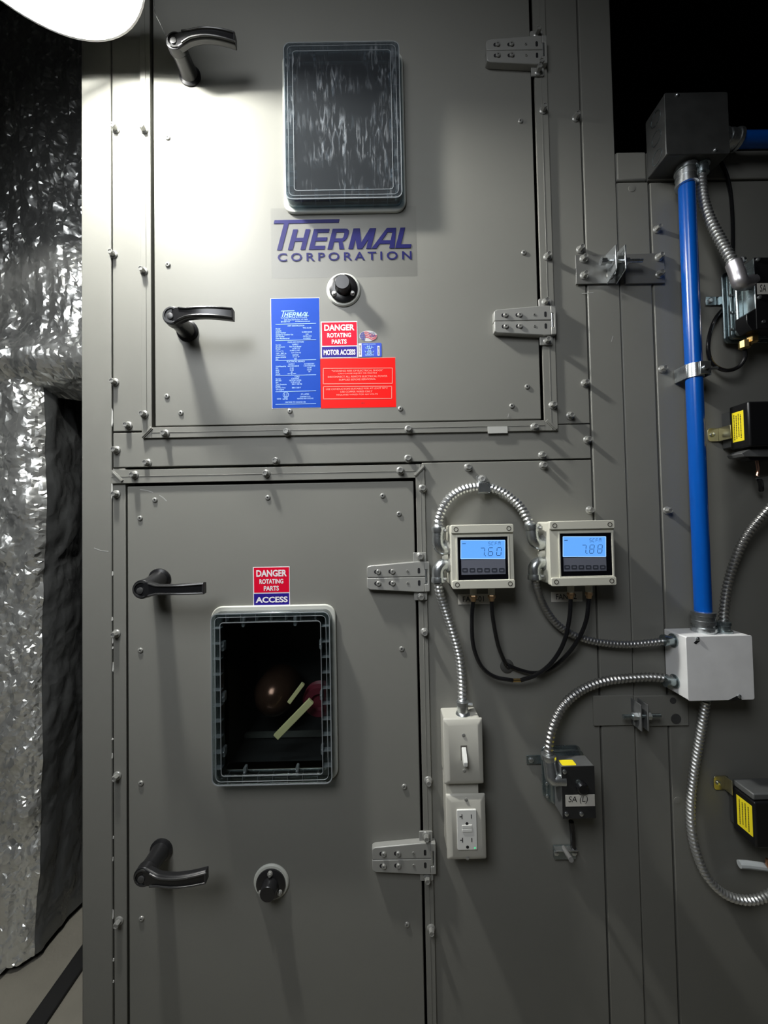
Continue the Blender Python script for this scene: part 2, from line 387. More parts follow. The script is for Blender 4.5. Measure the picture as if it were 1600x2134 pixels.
bolts([(301, 272), (300, 566), (301, 864), (345, 904), (598, 901), (851, 895), (1113, 890), (1124, 139), (1131, 231), (1140, 536), (1151, 845),
       (281, 990), (555, 987), (834, 981), (880, 1018), (884, 1317), (892, 1626), (898, 1934)], cab, .0045)

# small dry joint filler / chipped paint along the left seam
ch = MB()
for yy, hh in ((1195, 10), (1290, 8), (1335, 12), (1350, 5), (1390, 20), (1540, 4), (1575, 12), (1745, 6), (1790, 9), (2000, 6), (870, 40), (1015, 50), (2045, 5), (1905, 20)):
    c = P(234.3+(yy-1100)*.002+random.uniform(-1.5, 1.5), yy)
    a = hh/1126/2; wd = .0009+random.random()*.0009
    ch.prism([(c.x-wd, c.z-a*.7), (c.x, c.z-a), (c.x+wd, c.z-a*.5), (c.x+wd*.7, c.z+a*.6), (c.x-.3*wd, c.z+a)], -.0006, .0005)
tag(ch.build('paint_chips', mat('bare_white', (.55, .55, .52), .5), cab), kind='stuff')
sc_ = MB()
for pts in (((196, 1142), (212, 1148), (226, 1149)), ((170, 330), (190, 332), (200, 338)), ((172, 350), (184, 349), (200, 350))):
    for a, b in zip(pts, pts[1:]): line(sc_, a, b, 1.4, .0, .0002)
for (a, b) in (((1060, 862), (1058, 870)), ((1277, 700), (1274, 712)), ((1212, 612), (1236, 610))): line(sc_, a, b, 1.3, .001, .0002)
tag(sc_.build('scratches', mat('scratch', (.40, .40, .38), .5), cab), kind='stuff')

# ---------------------------------------------------------------- doors
def slab_with_hole(x0, x1, z0, z1, hx0, hx1, hz0, hz1, y0, y1):
    m = MB(); xs = [x0, hx0, hx1, x1]; zs = [z0, hz0, hz1, z1]
    idx = {}
    for k, y in enumerate((y0, y1)):
        for i, x in enumerate(xs):
            for j, z in enumerate(zs): idx[k, i, j] = len(idx); m.v.append(Vector((x, y, z)))
    for i in range(3):
        for j in range(3):
            if i == 1 and j == 1: continue
            m.f.append((idx[0, i, j], idx[0, i+1, j], idx[0, i+1, j+1], idx[0, i, j+1]))
            m.f.append((idx[1, i, j], idx[1, i, j+1], idx[1, i+1, j+1], idx[1, i+1, j]))
    for i in range(3):
        m.f.append((idx[0, i, 0], idx[1, i, 0], idx[1, i+1, 0], idx[0, i+1, 0])); m.f.append((idx[0, i, 3], idx[0, i+1, 3], idx[1, i+1, 3], idx[1, i, 3]))
        m.f.append((idx[0, 0, i], idx[0, 0, i+1], idx[1, 0, i+1], idx[1, 0, i])); m.f.append((idx[0, 3, i], idx[1, 3, i], idx[1, 3, i+1], idx[0, 3, i+1]))
    m.f += [(idx[0, 1, 1], idx[0, 2, 1], idx[1, 2, 1], idx[1, 1, 1]), (idx[0, 1, 2], idx[1, 1, 2], idx[1, 2, 2], idx[0, 2, 2]),
            (idx[0, 1, 1], idx[1, 1, 1], idx[1, 1, 2], idx[0, 1, 2]), (idx[0, 2, 1], idx[0, 2, 2], idx[1, 2, 2], idx[1, 2, 1])]
    return m

def window(door, bx, pane_mat, h=.024, gask=True):
    """bx: pixel box of the lid's front rim; clear lid standing h in front of the door over an opening"""
    px0, py0, px1, py1 = bx; xm, ym = (px0+px1)/2, (py0+py1)/2
    x0, x1, z0, z1 = X(px0, ym, h), X(px1, ym, h), Z(xm, py1, h), Z(xm, py0, h)
    w_ = MB().ring(rrect(x0-.008, x1+.008, z0-.008, z1+.008, .020), rrect(x0+.012, x1-.012, z0+.012, z1-.012, .006), -.006, .001).build('window_frame', BEADING, door, bevel=.002)
    # lid: outer wall, stepped flange and inner wall
    lid = MB()
    lid.ring(rrect(x0, x1, z0, z1, .012), rrect(x0+.002, x1-.002, z0+.002, z1-.002, .010), -h, -.006)
    lid.ring(rrect(x0+.002, x1-.002, z0+.002, z1-.002, .010), rrect(x0+.017, x1-.017, z0+.017, z1-.017, .006), -.0115, -.0095)
    lid.ring(rrect(x0+.015, x1-.015, z0+.015, z1-.015, .006), rrect(x0+.017, x1-.017, z0+.017, z1-.017, .006), -h, -.0095)
    lid.build('lid_wall', CLEARW, w_, bevel=.0006)
    MB().prism(rrect(x0+.0005, x1-.0005, z0+.0005, z1-.0005, .012), -h-.0018, -h-.0002).build('pane', pane_mat, w_, bevel=.0008)
    rm = MB()
    rm.ring(rrect(x0, x1, z0, z1, .012), rrect(x0+.0016, x1-.0016, z0+.0016, z1-.0016, .0105), -h-.0030, -h-.0016)
    rm.ring(rrect(x0+.0065, x1-.0065, z0+.0065, z1-.0065, .009), rrect(x0+.0074, x1-.0074, z0+.0074, z1-.0074, .008), -h-.0026, -h-.0016)
    rm.ring(rrect(x0+.0158, x1-.0158, z0+.0158, z1-.0158, .006), rrect(x0+.0170, x1-.0170, z0+.0170, z1-.0170, .005), -h-.0024, -h-.0016)
    rm.build('lid_rim', RIBM, w_)
    n = 8
    for i in range(1, n):
        x = x0+(x1-x0)*i/n
        for a, b in ((z0+.002, z0+.016), (z1-.016, z1-.002)): MB().box(x-.0005, x+.0005, -h, -.0115, a, b).build('lid_rib', RIBM, w_)
    n = 11
    for i in range(1, n):
        z = z0+(z1-z0)*i/n
        for a, b in ((x0+.002, x0+.016), (x1-.016, x1-.002)): MB().box(a, b, -h, -.0115, z-.0005, z+.0005).build('lid_rib', RIBM, w_)
    def clip(x, z, vert):
        a, b = (.0026, .0085) if vert else (.0055, .0028)
        m = MB().prism(rrect(x-a, x+a, z-b, z+b, .0022), -.019, -.0095)
        m.lathe((x, -.019, z), (0, -1, 0), [(0, .0024), (.002, .0022), (.003, .001)], 10)
        m.build('lid_screw', RIBM, w_)
    for fx in (.26, .70):
        clip(x0+(x1-x0)*fx, z0+.018, True); clip(x0+(x1-x0)*fx, z1-.018, True)
    for fz in (.18, .50, .80):
        clip(x0+.018, z0+(z1-z0)*fz, True); clip(x1-.018, z0+(z1-z0)*fz, True)
    # dark well behind
    cav = MB(); a0, a1, c0, c1 = x0+.010, x1-.010, z0+.010, z1-.010
    cav.box(a0-.003, a0, .001, .20, c0, c1).box(a1, a1+.003, .001, .20, c0, c1).box(a0, a1, .001, .20, c0-.003, c0).box(a0, a1, .001, .20, c1, c1+.003).box(a0, a1, .197, .20, c0, c1)
    cav.build('window_well', mat('well_lining', (.02, .022, .022), .45), w_)
    return (a0, a1, c0, c1)

# upper door
UB = (593, 90, 835, 416)
ux0, ux1 = X(UB[0]+12, 250, .0), X(UB[2]-2, 250, .0)
d1 = thing('access_door', 'upper grey access door with dusty clear window and large navy lettering', 'door', (xDL, 0, zD1B))
d2 = thing('access_door', 'lower grey access door with white-rimmed black window and small ACCESS sign', 'door', (xD2L, 0, ZBOT))
def hole(bx, h=.024):
    px0, py0, px1, py1 = bx; xm, ym = (px0+px1)/2, (py0+py1)/2
    return X(px0, ym, h)+.010, X(px1, ym, h)-.010, Z(xm, py1, h)+.010, Z(xm, py0, h)-.010
LB = (441, 1276, 690, 1634)
slab_with_hole(xDL, xDR, zD1B, ZTOP-.01, *hole(UB), 0, .026).build('door_panel', PAINT2, d1, bevel=.0016)
slab_with_hole(xD2L, xD2R, ZBOT, zD2T, *hole(LB), 0, .026).build('door_panel', PAINT2, d2, bevel=.0016)
window(d1, UB, PANE1)
c2 = window(d2, LB, PANE2)
bolts([(350, 288), (350, 552), (348, 826), (377, 861), (604, 857), (834, 852), (1066, 846), (1098, 806), (1091, 527), (1084, 253)], d1, 0, RIV, 'rivet')
bolts([(323, 1042), (558, 1037), (797, 1033), (831, 1071), (292, 1080), (293, 1355), (837, 1352), (294, 1632), (842, 1639), (295, 1914), (848, 1926)], d2, 0, RIV, 'rivet')
ds = MB()
for pts in (((292, 1020), (306, 1022), (319, 1026)), ((332, 1032), (340, 1037), (347, 1044))):
    for a, b in zip(pts, pts[1:]): line(ds, a, b, 1.5, 0, .0002)
tag(ds.build('scratches', MATS['scratch'], d2), kind='stuff')

# fan drive seen through the lower window: motor hub, two belts and red pulley
fan = thing('fan_drive', 'dark motor hub with two pale yellow belts behind the lower window', 'fan', P(600, 1480, -.05))
hp = P(562, 1466, -.060)
MB().lathe(hp+Vector((0, .09, 0)), (0, -1, 0), [(0, .045), (.05, .045), (.075, .034), (.088, .018), (.092, .006)], 28).build('motor_hub', HUBM, fan)
def belt(a, b, wd, h):
    A, B = P(*a, h), P(*b, h); d = (B-A).normalized(); n = d.cross(Vector((0, 1, 0)))*wd/2
    MB().add([A-n, A+n, B+n, B-n, A-n+Vector((0, .008, 0)), A+n+Vector((0, .008, 0)), B+n+Vector((0, .008, 0)), B-n+Vector((0, .008, 0))],
             [(0, 1, 2, 3), (7, 6, 5, 4), (0, 4, 5, 1), (1, 5, 6, 2), (2, 6, 7, 3), (3, 7, 4, 0)]).build('drive_belt', BELT, fan, bevel=.001)
belt((574, 1538), (648, 1462), .0125, -.020); belt((601, 1466), (631, 1426), .0075, -.026)
pu = P(664, 1464, -.045)
MB().lathe(pu+Vector((0, .03, 0)), (0, -1, 0), [(0, .028), (.006, .033), (.014, .024), (.022, .033), (.030, .028), (.030, .016), (.024, .012)], 30).build('pulley', PULLEY, fan)
MB().box(c2[0]+.002, c2[1]-.002, .10, .112, Z(600, 1560, -.06), Z(600, 1552, -.06)).build('belt_guard_rail', mat('guard_grey', (.08, .09, .08), .5), fan)
MB().box(c2[0]+.002, c2[1]-.002, .085, .097, Z(600, 1602, -.06), Z(600, 1592, -.06)).build('belt_guard_rail', MATS['guard_grey'], fan)

# lever handles
def handle(door, bpx, bpy_, dz=0):
    b = P(bpx, bpy_); H = .047
    base = MB(); base.lathe(b, (0, -1, 0), [(0, .0205), (.003, .0205), (.005, .0175), (.008, .0165)], 28)
    lever = MB()
    lever.lathe(b+Vector((0, -.004, dz*.2)), Vector((0, -1, dz/ .05)), [(0, .0145), (.012, .0150), (.026, .0140), (H-.006, .0150), (H-.002, .0150)], 26)
    lever.build('lever_handle', BLACKP, door)
    root = door.children[-1] if False else None
    return b, H, base, lever
def make_handle(door, bpx, bpy_, dz=0.0):
    b = P(bpx, bpy_); H = .046; c = b+Vector((0, -H, dz))
    post = MB().lathe(b, (c-b), [(0, .0200), (.003, .0200), (.0055, .0160), (.012, .0150), (.030, .0145), (H, .0160)], 28)
    ho = post.build('door_handle', BLACKP, door)
    L = .106; n = 22
    pts = []; 
    for i in range(n+1):
        t = i/n; bow = .013*math.sin(math.pi*min(1, t*1.02))**.8 if t < .98 else .0
        pts.append((c.x+L*t, c.y-.004-.011*math.sin(math.pi*t*.92), c.z+.0))
    def wid(t): return .0165 - .0070*min(1, t/.28) + .0012*max(0, (t-.55)/.45)
    lev = MB(); vs = []; 
    for i, p in enumerate(pts):
        t = i/n; w2 = wid(t)*.98; th = .0060
        vs += [(p[0], p[1]-th, p[2]-w2+.002), (p[0], p[1]-th, p[2]+w2-.002), (p[0], p[1]-th+.003, p[2]+w2), (p[0], p[1]+th, p[2]+w2-.001), (p[0], p[1]+th, p[2]-w2+.001), (p[0], p[1]-th+.003, p[2]-w2)]
    fs = [tuple(range(5, -1, -1)), tuple(range(n*6, n*6+6))]
    for k in range(n): fs += [(k*6+i, k*6+(i+1) % 6, (k+1)*6+(i+1) % 6, (k+1)*6+i) for i in range(6)]
    fs = [f[::-1] for f in fs]
    lev.add(vs, fs)
    lev.cyl((c.x, c.y+.004, c.z), (c.x, c.y-.010, c.z), .0168, .0160, 28)
    lev.build('lever', BLACKP, ho, bevel=.0010)
    rail = MB()
    for sgn in (-1, 1):
        rail.sweep([(p[0], p[1]-.0066, p[2]+sgn*(wid(i/n)-.0030)) for i, p in enumerate(pts) if i > 2], lambda a, th: .0018, 8)
    e = pts[-1]; w3 = wid(1)-.003
    rail.cyl((e[0]-.0005, e[1]-.0066, e[2]-w3), (e[0]-.0005, e[1]-.0066, e[2]+w3), .0018, n=8)
    ringp = [(c.x+.0138*math.cos(a*2*math.pi/24), c.z+.0138*math.sin(a*2*math.pi/24)) for a in range(24)]
    ringq = [(c.x+.0115*math.cos(a*2*math.pi/24), c.z+.0115*math.sin(a*2*math.pi/24)) for a in range(24)]
    rail.ring(ringp, ringq, c.y-.0118, c.y-.0095)
    rail.build('raised_rim', mat('worn_black', (.035, .035, .035), .25), ho)
    MB().lathe((c.x-.002, c.y-.009, c.z-.002), (0, -1, 0), [(0, .0060), (.003, .0056), (.0036, .0040)], 14).build('lock_button', mat('button_grey', (.05, .05, .05), .35), ho)
    MB().lathe((c.x+.014, c.y-.0085, c.z+.001), (0, -1, 0), [(0, .0052), (.0028, .0050), (.003, .0030), (.001, .0026)], 12).build('pivot_screw', BLACKM, ho)
    return ho
HB = MATS['black_plastic']
make_handle(d1, 397, 160); make_handle(d1, 391, 690)
make_handle(d2, 334, 1206, -.010); make_handle(d2, 337, 1770)
for hnd in d1.children:
    if hnd.name.startswith('door_handle'): pass

# capped test ports
def test_port(door, px, py, kx, ky):
    b = P(px, py)
    base = MB().lathe(b, (0, -1, 0), [(0, .0315), (.0015, .0320), (.004, .0300), (.0045, .027)], 40).build('test_port', BEADING, door)
    MB().lathe(b+Vector((0, -.004, 0)), (0, -1, 0), [(0, .0262), (.003, .0262), (.004, .0245), (.006, .0150)], 36).build('port_flange', BLACKP, base)
    MB().lathe(b+Vector((0, -.009, 0)), (0, -1, 0), [(0, .0155), (.002, .0148), (.0165, .0135), (.0175, .0126)], 28).build('port_cap', BLACKP, base)
    for a in (90, 215, 325):
        q = b+Vector((.0205*math.cos(math.radians(a)), -.0075, .0205*math.sin(math.radians(a))))
        MB().lathe(q, (0, -1, 0), [(0, .0048), (.003, .0048), (.004, .0036)], 12).cyl(q+Vector((0, -.004, 0)), q+Vector((0, -.0062, 0)), .0028, n=6).build('port_screw', BOLT, base)
test_port(d1, 716, 605, 0, 0); test_port(d2, 566, 1836, 0, 0)

# hinges (one modelled, three copied)
def make_hinge(door, px0, px1, pyc, h=.013):
    """left tip at px0, right end at px1, middle at pyc"""
    xm = (px0+px1)/2
    x0, x1, zc = X(px0, pyc, h), X(px1, pyc, h), Z(xm, pyc, h)
    Wd = .113; x0 = (x0+x1)/2-Wd/2; x1 = x0+Wd
    hb = MB()
    for s in (1, -1):
        hb.prism([(x0, zc+s*.0004), (x0, zc+s*.0185), (x0+.005, zc+s*.0215), (x1-.022, zc+s*.0275), (x1-.009, zc+s*.0275), (x1-.009, zc+s*.0130), (x1-.0045, zc+s*.0130), (x1-.0045, zc+s*.0004)], -h, .0)
    root = hb.build('hinge', CAST, door, bevel=.0012)
    MB().prism([(x1-.009, zc+.0132), (x1-.009, zc+.0272), (x1+.0005, zc+.0265), (x1+.0005, zc-.0265), (x1-.009, zc-.0272), (x1-.009, zc-.0132), (x1-.0035, zc-.0132), (x1-.0035, zc+.0132)], -h-.0008, -.0005).build('hinge_knuckle', CAST, root, bevel=.001)
    MB().cyl((x1-.0065, -h+.0015, zc-.0130), (x1-.0065, -h+.0015, zc+.0130), .0019, n=12).build('hinge_pin', ZINC, root)
    for s in (1, -1):
        MB().prism(rrect(x1-.028, x1-.004, zc+s*.0235, zc+s*.0435, .002), -.0075, -.0045).build('hinge_tab', CAST, root, bevel=.0007)
        place('tab_screw', HEX, (x1-.0155, -.0070, zc+s*.0365), root)
        for dx in (.0195, .0455):
            MB().prism(rrect(x0+dx-.0065, x0+dx+.0055, zc+s*.0085-.0036+s*.002, zc+s*.0085+.0036+s*.002, .0034), -h-.00015, -h+.001).build('slot', INK, root)
            q = Vector((x0+dx+.0012, -h, zc+s*.0105))
            MB().lathe(q, (0, -1, 0), [(0, .0044), (.0022, .0044), (.003, .0036), (.0031, .0014), (.001, .0012)], 14).build('hinge_screw', BOLT, root)
        MB().lathe((x0+.0735, -h, zc+s*.0108), (0, -1, 0), [(0, .0026), (.001, .0024), (.0011, .0010), (-.0, .0009)], 12).build('hinge_pip', BOLT, root)
        MB().prism(rrect(x0+.092, x0+.0965, zc+s*.0110-.0050, zc+s*.0110+.0050, .0021), -h-.0002, -h+.001).build('slot', INK, root)
    return root
hg = make_hinge(d1, 1028, 1160, 668)
def move_hinge(src, door, px0, px1, pyc, was):
    h = .013; a = P((px0+px1)/2, pyc, h); b = P(*was, h)
    c = src.copy(); COL.objects.link(c); c.parent = door
    # meshes are stored relative to the source door's origin
    c.location = (a-b)+top_of(src).location-door.location
    for k in list(src.children): k2 = k.copy(); COL.objects.link(k2); k2.parent = c
    return c
move_hinge(hg, d1, 1012, 1141, 104, (1094, 668))
move_hinge(hg, d2, 764, 895, 1203, (1094, 668))
move_hinge(hg, d2, 775, 908, 1791, (1094, 668))

# ---------------------------------------------------------------- signs and labels on the doors
def sign(name, label, cat, box, m, h=0.0, t=.0005, r=0, group=None):
    px0, py0, px1, py1 = box
    root = thing(name, label, cat, P((px0+px1)/2, py1, h), group)
    sheet(px0, py0, px1, py1, h, t, r).build('sheet', m, root)
    return root
HS = .0005
# company lettering on clear film
lg = sign('company_lettering', 'large navy italic company lettering on clear film below the upper window', 'sign', (565, 432, 868, 578), FILM, .0002, .0002)
def letters_logo(mb, x0, y0, sx, h):
    """block italic THERMAL; x0,y0 pixel of baseline start in the zoomed drawing units; sx px per unit"""
    S = 27
    cnt = [0]
    def poly(pts, ox, hh):
        base = P(x0, y0, h); k = sx/1126; cnt[0] += 1
        mb.prism([(base.x+(ox+x+z*.27)*k, base.z+z*k) for x, z in pts], -h-.0002-cnt[0]*.000012, -h)
    Hh = 117
    def bar(ox, x, z, w_, d_): poly([(x, z), (x+w_, z), (x+w_, z+d_), (x, z+d_)], ox, Hh)
    # T
    bar(0, -4, 0, S, 152); bar(0, -62, 152, 366, 20)
    # H
    o = 57; bar(o, 0, 0, S, Hh); bar(o, 70, 0, S, Hh); bar(o, S-1, 48, 46, 21)
    o = 174; bar(o, 0, 0, S, Hh)
    for z in (0, 48, 96): bar(o, S-1, z, 62, 21)
    o = 279; bar(o, 0, 0, S, Hh); bar(o, S-1, 96, 44, 21); bar(o, S-1, 42, 44, 20)
    poly([(S+40, 96), (S+40, 117), (S+56, 115), (S+68, 105), (S+70, 90), (S+68, 66), (S+58, 48), (S+40, 42), (S+40, 62), (S+45, 68), (S+46, 90)], o, Hh)
    poly([(S+24, 44), (S+46, 44), (S+68, 0), (S+40, 0)], o, Hh)
    o = 396; bar(o, 0, 0, S, Hh); bar(o, 100, 0, S, Hh)
    poly([(0, Hh), (36, Hh), (64, 36), (92, Hh), (127, Hh), (78, 0), (50, 0)], o, Hh)
    o = 530
    poly([(-4, 0), (24, 0), (64, 92), (90, 92), (96, 0), (126, 0), (106, Hh), (54, Hh)], o, Hh); bar(o, 36, 26, 66, 20)
    poly([(50, 92), (100, 92), (104, Hh), (54, Hh)], o, Hh)
    o = 660; bar(o, 0, 0, S, Hh); bar(o, S-1, 0, 60, 21)
lm = MB(); letters_logo(lm, 578.5, 521.5, .3765, .0006)
glyphs(lm, 'CORPORATION', (578.5, 525.5, 857.5, 543), .0006, bold=.018, space=1.45)
lm.build('lettering', NAVY, lg)

# blue data plate
bp_ = sign('data_label', 'tall blue nameplate label with small pale print under the round port', 'label', (566, 622, 666.5, 850), BLUEP, 0)
sheet(565, 621, 667.5, 851, -.0002, .0003).build('white_edge', WHITEP, bp_)
bm = MB()
letters_logo(bm, 587.6, 660.2, .0755, HS)
glyphs(bm, 'CORPORATION', (585, 660.5, 639, 663.6), HS, bold=.02, space=1.2)
for y in (675, 709, 750.5, 782, 815.5, 842): 
    line(bm, (574, y+1), (658.5, y-1), 1.1, HS)
rows = [  # text, x0, x1, y
 ('5202 West Rd Houston, TX 77073', 592, 641, 666.5), ('281-555-7171', 585, 604, 670.5), ('www.thermalcorporation.com', 615, 646, 670),
 ('UNIT IDENTIFICATION', 599, 634, 679), ('TCI-10-VR', 631, 649, 683.5), ('Model', 574.5, 584, 685.5), ('Chassis', 574.5, 586, 689.5),
 ('Serial Number', 574.5, 596, 693.5), ('S-00012345', 629, 650, 692), ('Suitable for Outdoor Use', 574.5, 611, 697.5), ('NO', 637, 643, 696.5),
 ('Unit Number', 574.5, 593, 701.5), ('AHU-01', 631, 649, 700.5), ('Date Manufactured', 574.5, 603, 705.5), ('01/2023', 632, 647, 705),
 ('FANS AND MOTORS', 599.5, 633, 713), ('Service', 574.5, 585.5, 719), ('SUPPLY', 609, 622, 718), ('Manufacturer', 574.5, 594, 723), ('New York Blower', 603, 628, 722.3),
 ('Model', 574.5, 584, 727.3), ('ACF S 22', 609, 625, 726.5), ('CFM per Fan', 574.5, 591, 732), ('10,000 (1) PM', 604, 624, 731), ('TSP / ESP in.', 574.5, 597, 736.5), ('5.87 (3.00 IN)', 607, 627, 735.5),
 ('Voltage/Phase/Hz', 574.5, 595, 740.5), ('460/3/60', 609, 622, 739.8), ('Motor HP/RPM', 574.5, 596, 744.7), ('15 (1) 4P', 610, 624, 744), ('FLA', 574.5, 580, 748.5), ('18.4', 613, 619, 748),
 ('ELECTRICAL SERVICE', 597.5, 635, 753.5), ('SUPPLY', 601, 614, 759), ('ACCESSORY', 633, 655, 758.5), ('Volt/Phase/Hz', 574.5, 596, 763.7), ('460V/3PH/60HZ', 599, 623, 763), ('115V/1PH/60HZ', 633, 657, 762.5),
 ('FLA', 574.5, 580, 767.5), ('17.00', 604, 612, 767.3), ('12.00', 640, 649, 766.5), ('MCA', 574.5, 582, 771.7), ('19.00', 604, 612, 771.3), ('15.00', 640, 649, 770.7), ('MOP', 574.5, 582, 775.5), ('25', 606, 610, 775.3), ('20', 642.5, 646.5, 774.5),
 ('SCCR', 574.5, 584, 779.7), ('10kA @ 480V', 599, 617, 779.2), ('COILS', 614, 624, 785), ('Service', 574.5, 585, 789.7), ('COOLING', 607, 623, 789), ('Model', 574.5, 586, 793.3), ('HOT/CHL WATER', 603, 628, 792.8),
 ('Size', 574.5, 580, 797.3), ('31.00 x 51.00', 606, 625, 796.6), ('Test Pressure', 574.5, 597, 801.3), ('300 / 150 PSI', 608, 629, 800.6), ('Fluid', 574.5, 584, 805), ('Max Press Temp', 574.5, 595, 808.5), ('300 / 200 F', 608, 627, 808), ('Weight', 574.5, 592, 812.5),
 ('INTERTEK', 577, 586, 831.3), ('LISTED', 589, 600, 831.5), ('ETL LISTED', 627, 644, 821.5), ('CONFORMS TO UL', 625, 647, 826.5), ('HEATING AND COOLING', 619, 653, 830.5), ('CERTIFIED TO CAN/CSA 236', 594, 637, 838)]
for s, a, b, y in rows: glyphs(bm, s, (a, y-1.5, b, y+1.5), HS, bold=.03)
# certification emblem
for r0, r1 in ((.0056, .0047),):
    c = P(595.5, 823, HS)
    bm.ring([(c.x+r0*math.cos(a*math.pi/12), c.z+r0*math.sin(a*math.pi/12)) for a in range(24)], [(c.x+r1*math.cos(a*math.pi/12), c.z+r1*math.sin(a*math.pi/12)) for a in range(24)], -HS-.0003, -HS)
    bm.box(c.x-.0026, c.x-.0014, -HS-.0003, -HS, c.z-.003, c.z+.003).box(c.x-.0026, c.x+.0026, -HS-.0003, -HS, c.z-.0035, c.z-.0024).box(c.x+.0014, c.x+.0026, -HS-.0003, -HS, c.z-.003, c.z+.003)
bm.build('printing', LTBLUE, bp_)

# danger signs
def danger(label, x0, x1, y0, ym, y1, words, name='danger_sign'):
    r = sign(name, label, 'sign', (x0, y0, x1, y1), WHITEP)
    e = 1.6
    sheet(x0+e, y0+e, x1-e, ym-e*.6, HS, .0002).build('red_panel', REDP, r)
    sheet(x0+e, ym+e*.8, x1-e, y1-e, HS, .0002).build('blue_panel', NAVYP, r)
    m = MB(); W_ = x1-x0; Hh = ym-y0
    glyphs(m, 'DANGER', (x0+W_*.085, y0+Hh*.12, x1-W_*.085, y0+Hh*.38), HS+.0002, bold=.035)
    glyphs(m, 'ROTATING', (x0+W_*.17, y0+Hh*.47, x1-W_*.18, y0+Hh*.65), HS+.0002, bold=.03)
    glyphs(m, 'PARTS', (x0+W_*.29, y0+Hh*.73, x1-W_*.30, y0+Hh*.92), HS+.0002, bold=.03)
    glyphs(m, words, (x0+W_*.07, ym+(y1-ym)*.30, x1-W_*.06, ym+(y1-ym)*.76), HS+.0002, bold=.035)
    m.build('lettering', WHITEP, r)
danger('red and navy DANGER ROTATING PARTS sign reading MOTOR ACCESS on upper door', 669, 745, 670, 721, 746, 'MOTOR ACCESS')
danger('red and navy DANGER ROTATING PARTS sign reading ACCESS above lower window', 527.5, 604, 1181, 1235.5, 1262, 'ACCESS')

# red electrical warning
rw = sign('warning_label', 'bright red electrical shock warning label with two pale boxed texts', 'label', (668, 747, 824, 849.5), REDW)
sheet(667.2, 746.2, 824.8, 850.3, -.0002, .0003).build('pale_edge', PINKP, rw)
m = MB()
def frame_px(m, x0, y0, x1, y1, x2=None):
    line(m, (x0, y0), (x1, y0-1), 1.5, HS); line(m, (x0, y1), (x1, y1-1), 1.5, HS); line(m, (x0+.5, y0), (x0+.5, y1), 1.5, HS); line(m, (x1, y0-1), (x1, y1-1), 1.5, HS)
frame_px(m, 673, 768, 817.5, 800); frame_px(m, 673.5, 806, 816, 831.5)
for s, a, b, y in (('"WARNING: RISK OF ELECTRICAL SHOCK"', 691, 798, 772.5), ('CAN CAUSE INJURY OR DEATH!', 704, 785, 778.5), ('DISCONNECT ALL REMOTE ELECTRICAL POWER', 683, 807, 784.7), ('SUPPLIES BEFORE SERVICING.', 706, 783, 790.8),
                   ('USE CONDUCTORS SUITABLE FOR AT LEAST 90°C', 679, 808, 810), ('USE COPPER WIRES ONLY', 709, 776, 816.2), ('REQUIRES WIRED FOR 460 VOLTS', 701, 787, 822.4)):
    glyphs(m, s, (a, y-1.9, b, y+1.9), HS, bold=.02)
m.build('printing', PINKP, rw)
m = MB(); glyphs(m, 'REV A', (753, 839, 760, 841.2), HS); m.build('small_print', INK, rw)

# oval flag sticker
fl = thing('flag_sticker', 'small oval flag sticker right of the MOTOR ACCESS sign', 'sticker', P(767, 711))
c = P(767, 700.5); rx, rz = 19/1126, 11.5/1126
MB().prism([(c.x+rx*math.cos(a*math.pi/20), c.z+rz*math.sin(a*math.pi/20)) for a in range(40)], -.0005, 0).build('sheet', mat('sticker_grey', (.50, .50, .50), .3), fl)
m = MB()
for k in range(4):
    up, dn = [], []
    for i in range(15):
        t = i/14; x = c.x-rx*.45+t*rx*1.42; wv = math.sin(t*5.2+.6)*.0024-.0016*t*2+.0008
        z = c.z+.0058-k*.0032+wv
        lim = rz*math.sqrt(max(0.0, 1-((x-c.x)/(rx*.985))**2))
        up.append((x, min(max(z, c.z-lim), c.z+lim-.00001))); dn.append((x, min(max(z-.0016, c.z-lim-.00001), c.z+lim)))
    m.prism(up+dn[::-1], -.0008, -.0005)
m.build('stripes', mat('flag_red', (.55, .03, .06), .4), fl)
m = MB().prism([(c.x-rx*.96, c.z), (c.x-rx*.80, c.z-rz*.56), (c.x-rx*.42, c.z-rz*.85), (c.x-rx*.30, c.z-.001), (c.x-rx*.48, c.z+rz*.80), (c.x-rx*.80, c.z+rz*.56)], -.00085, -.0005)
m.build('canton', mat('flag_blue', (.04, .04, .22), .4), fl)
m = MB()
for i in range(3):
    for j in range(3):
        sx_, sz_ = c.x-rx*(.78-.17*i), c.z-rz*.42+j*rz*.38
        m.prism([(sx_+(.0007 if q % 2 == 0 else .0003)*math.cos(q*math.pi/5), sz_+(.0007 if q % 2 == 0 else .0003)*math.sin(q*math.pi/5)) for q in range(10)], -.0011, -.0008)
m.build('stars', WHITEP, fl)
m = MB(); glyphs(m, 'MADE IN', (768, 693, 780, 695.5), .0006, bold=.02); glyphs(m, 'USA', (770, 697, 783, 702), .0006, bold=.03); m.build('lettering', MATS['flag_blue'], fl)

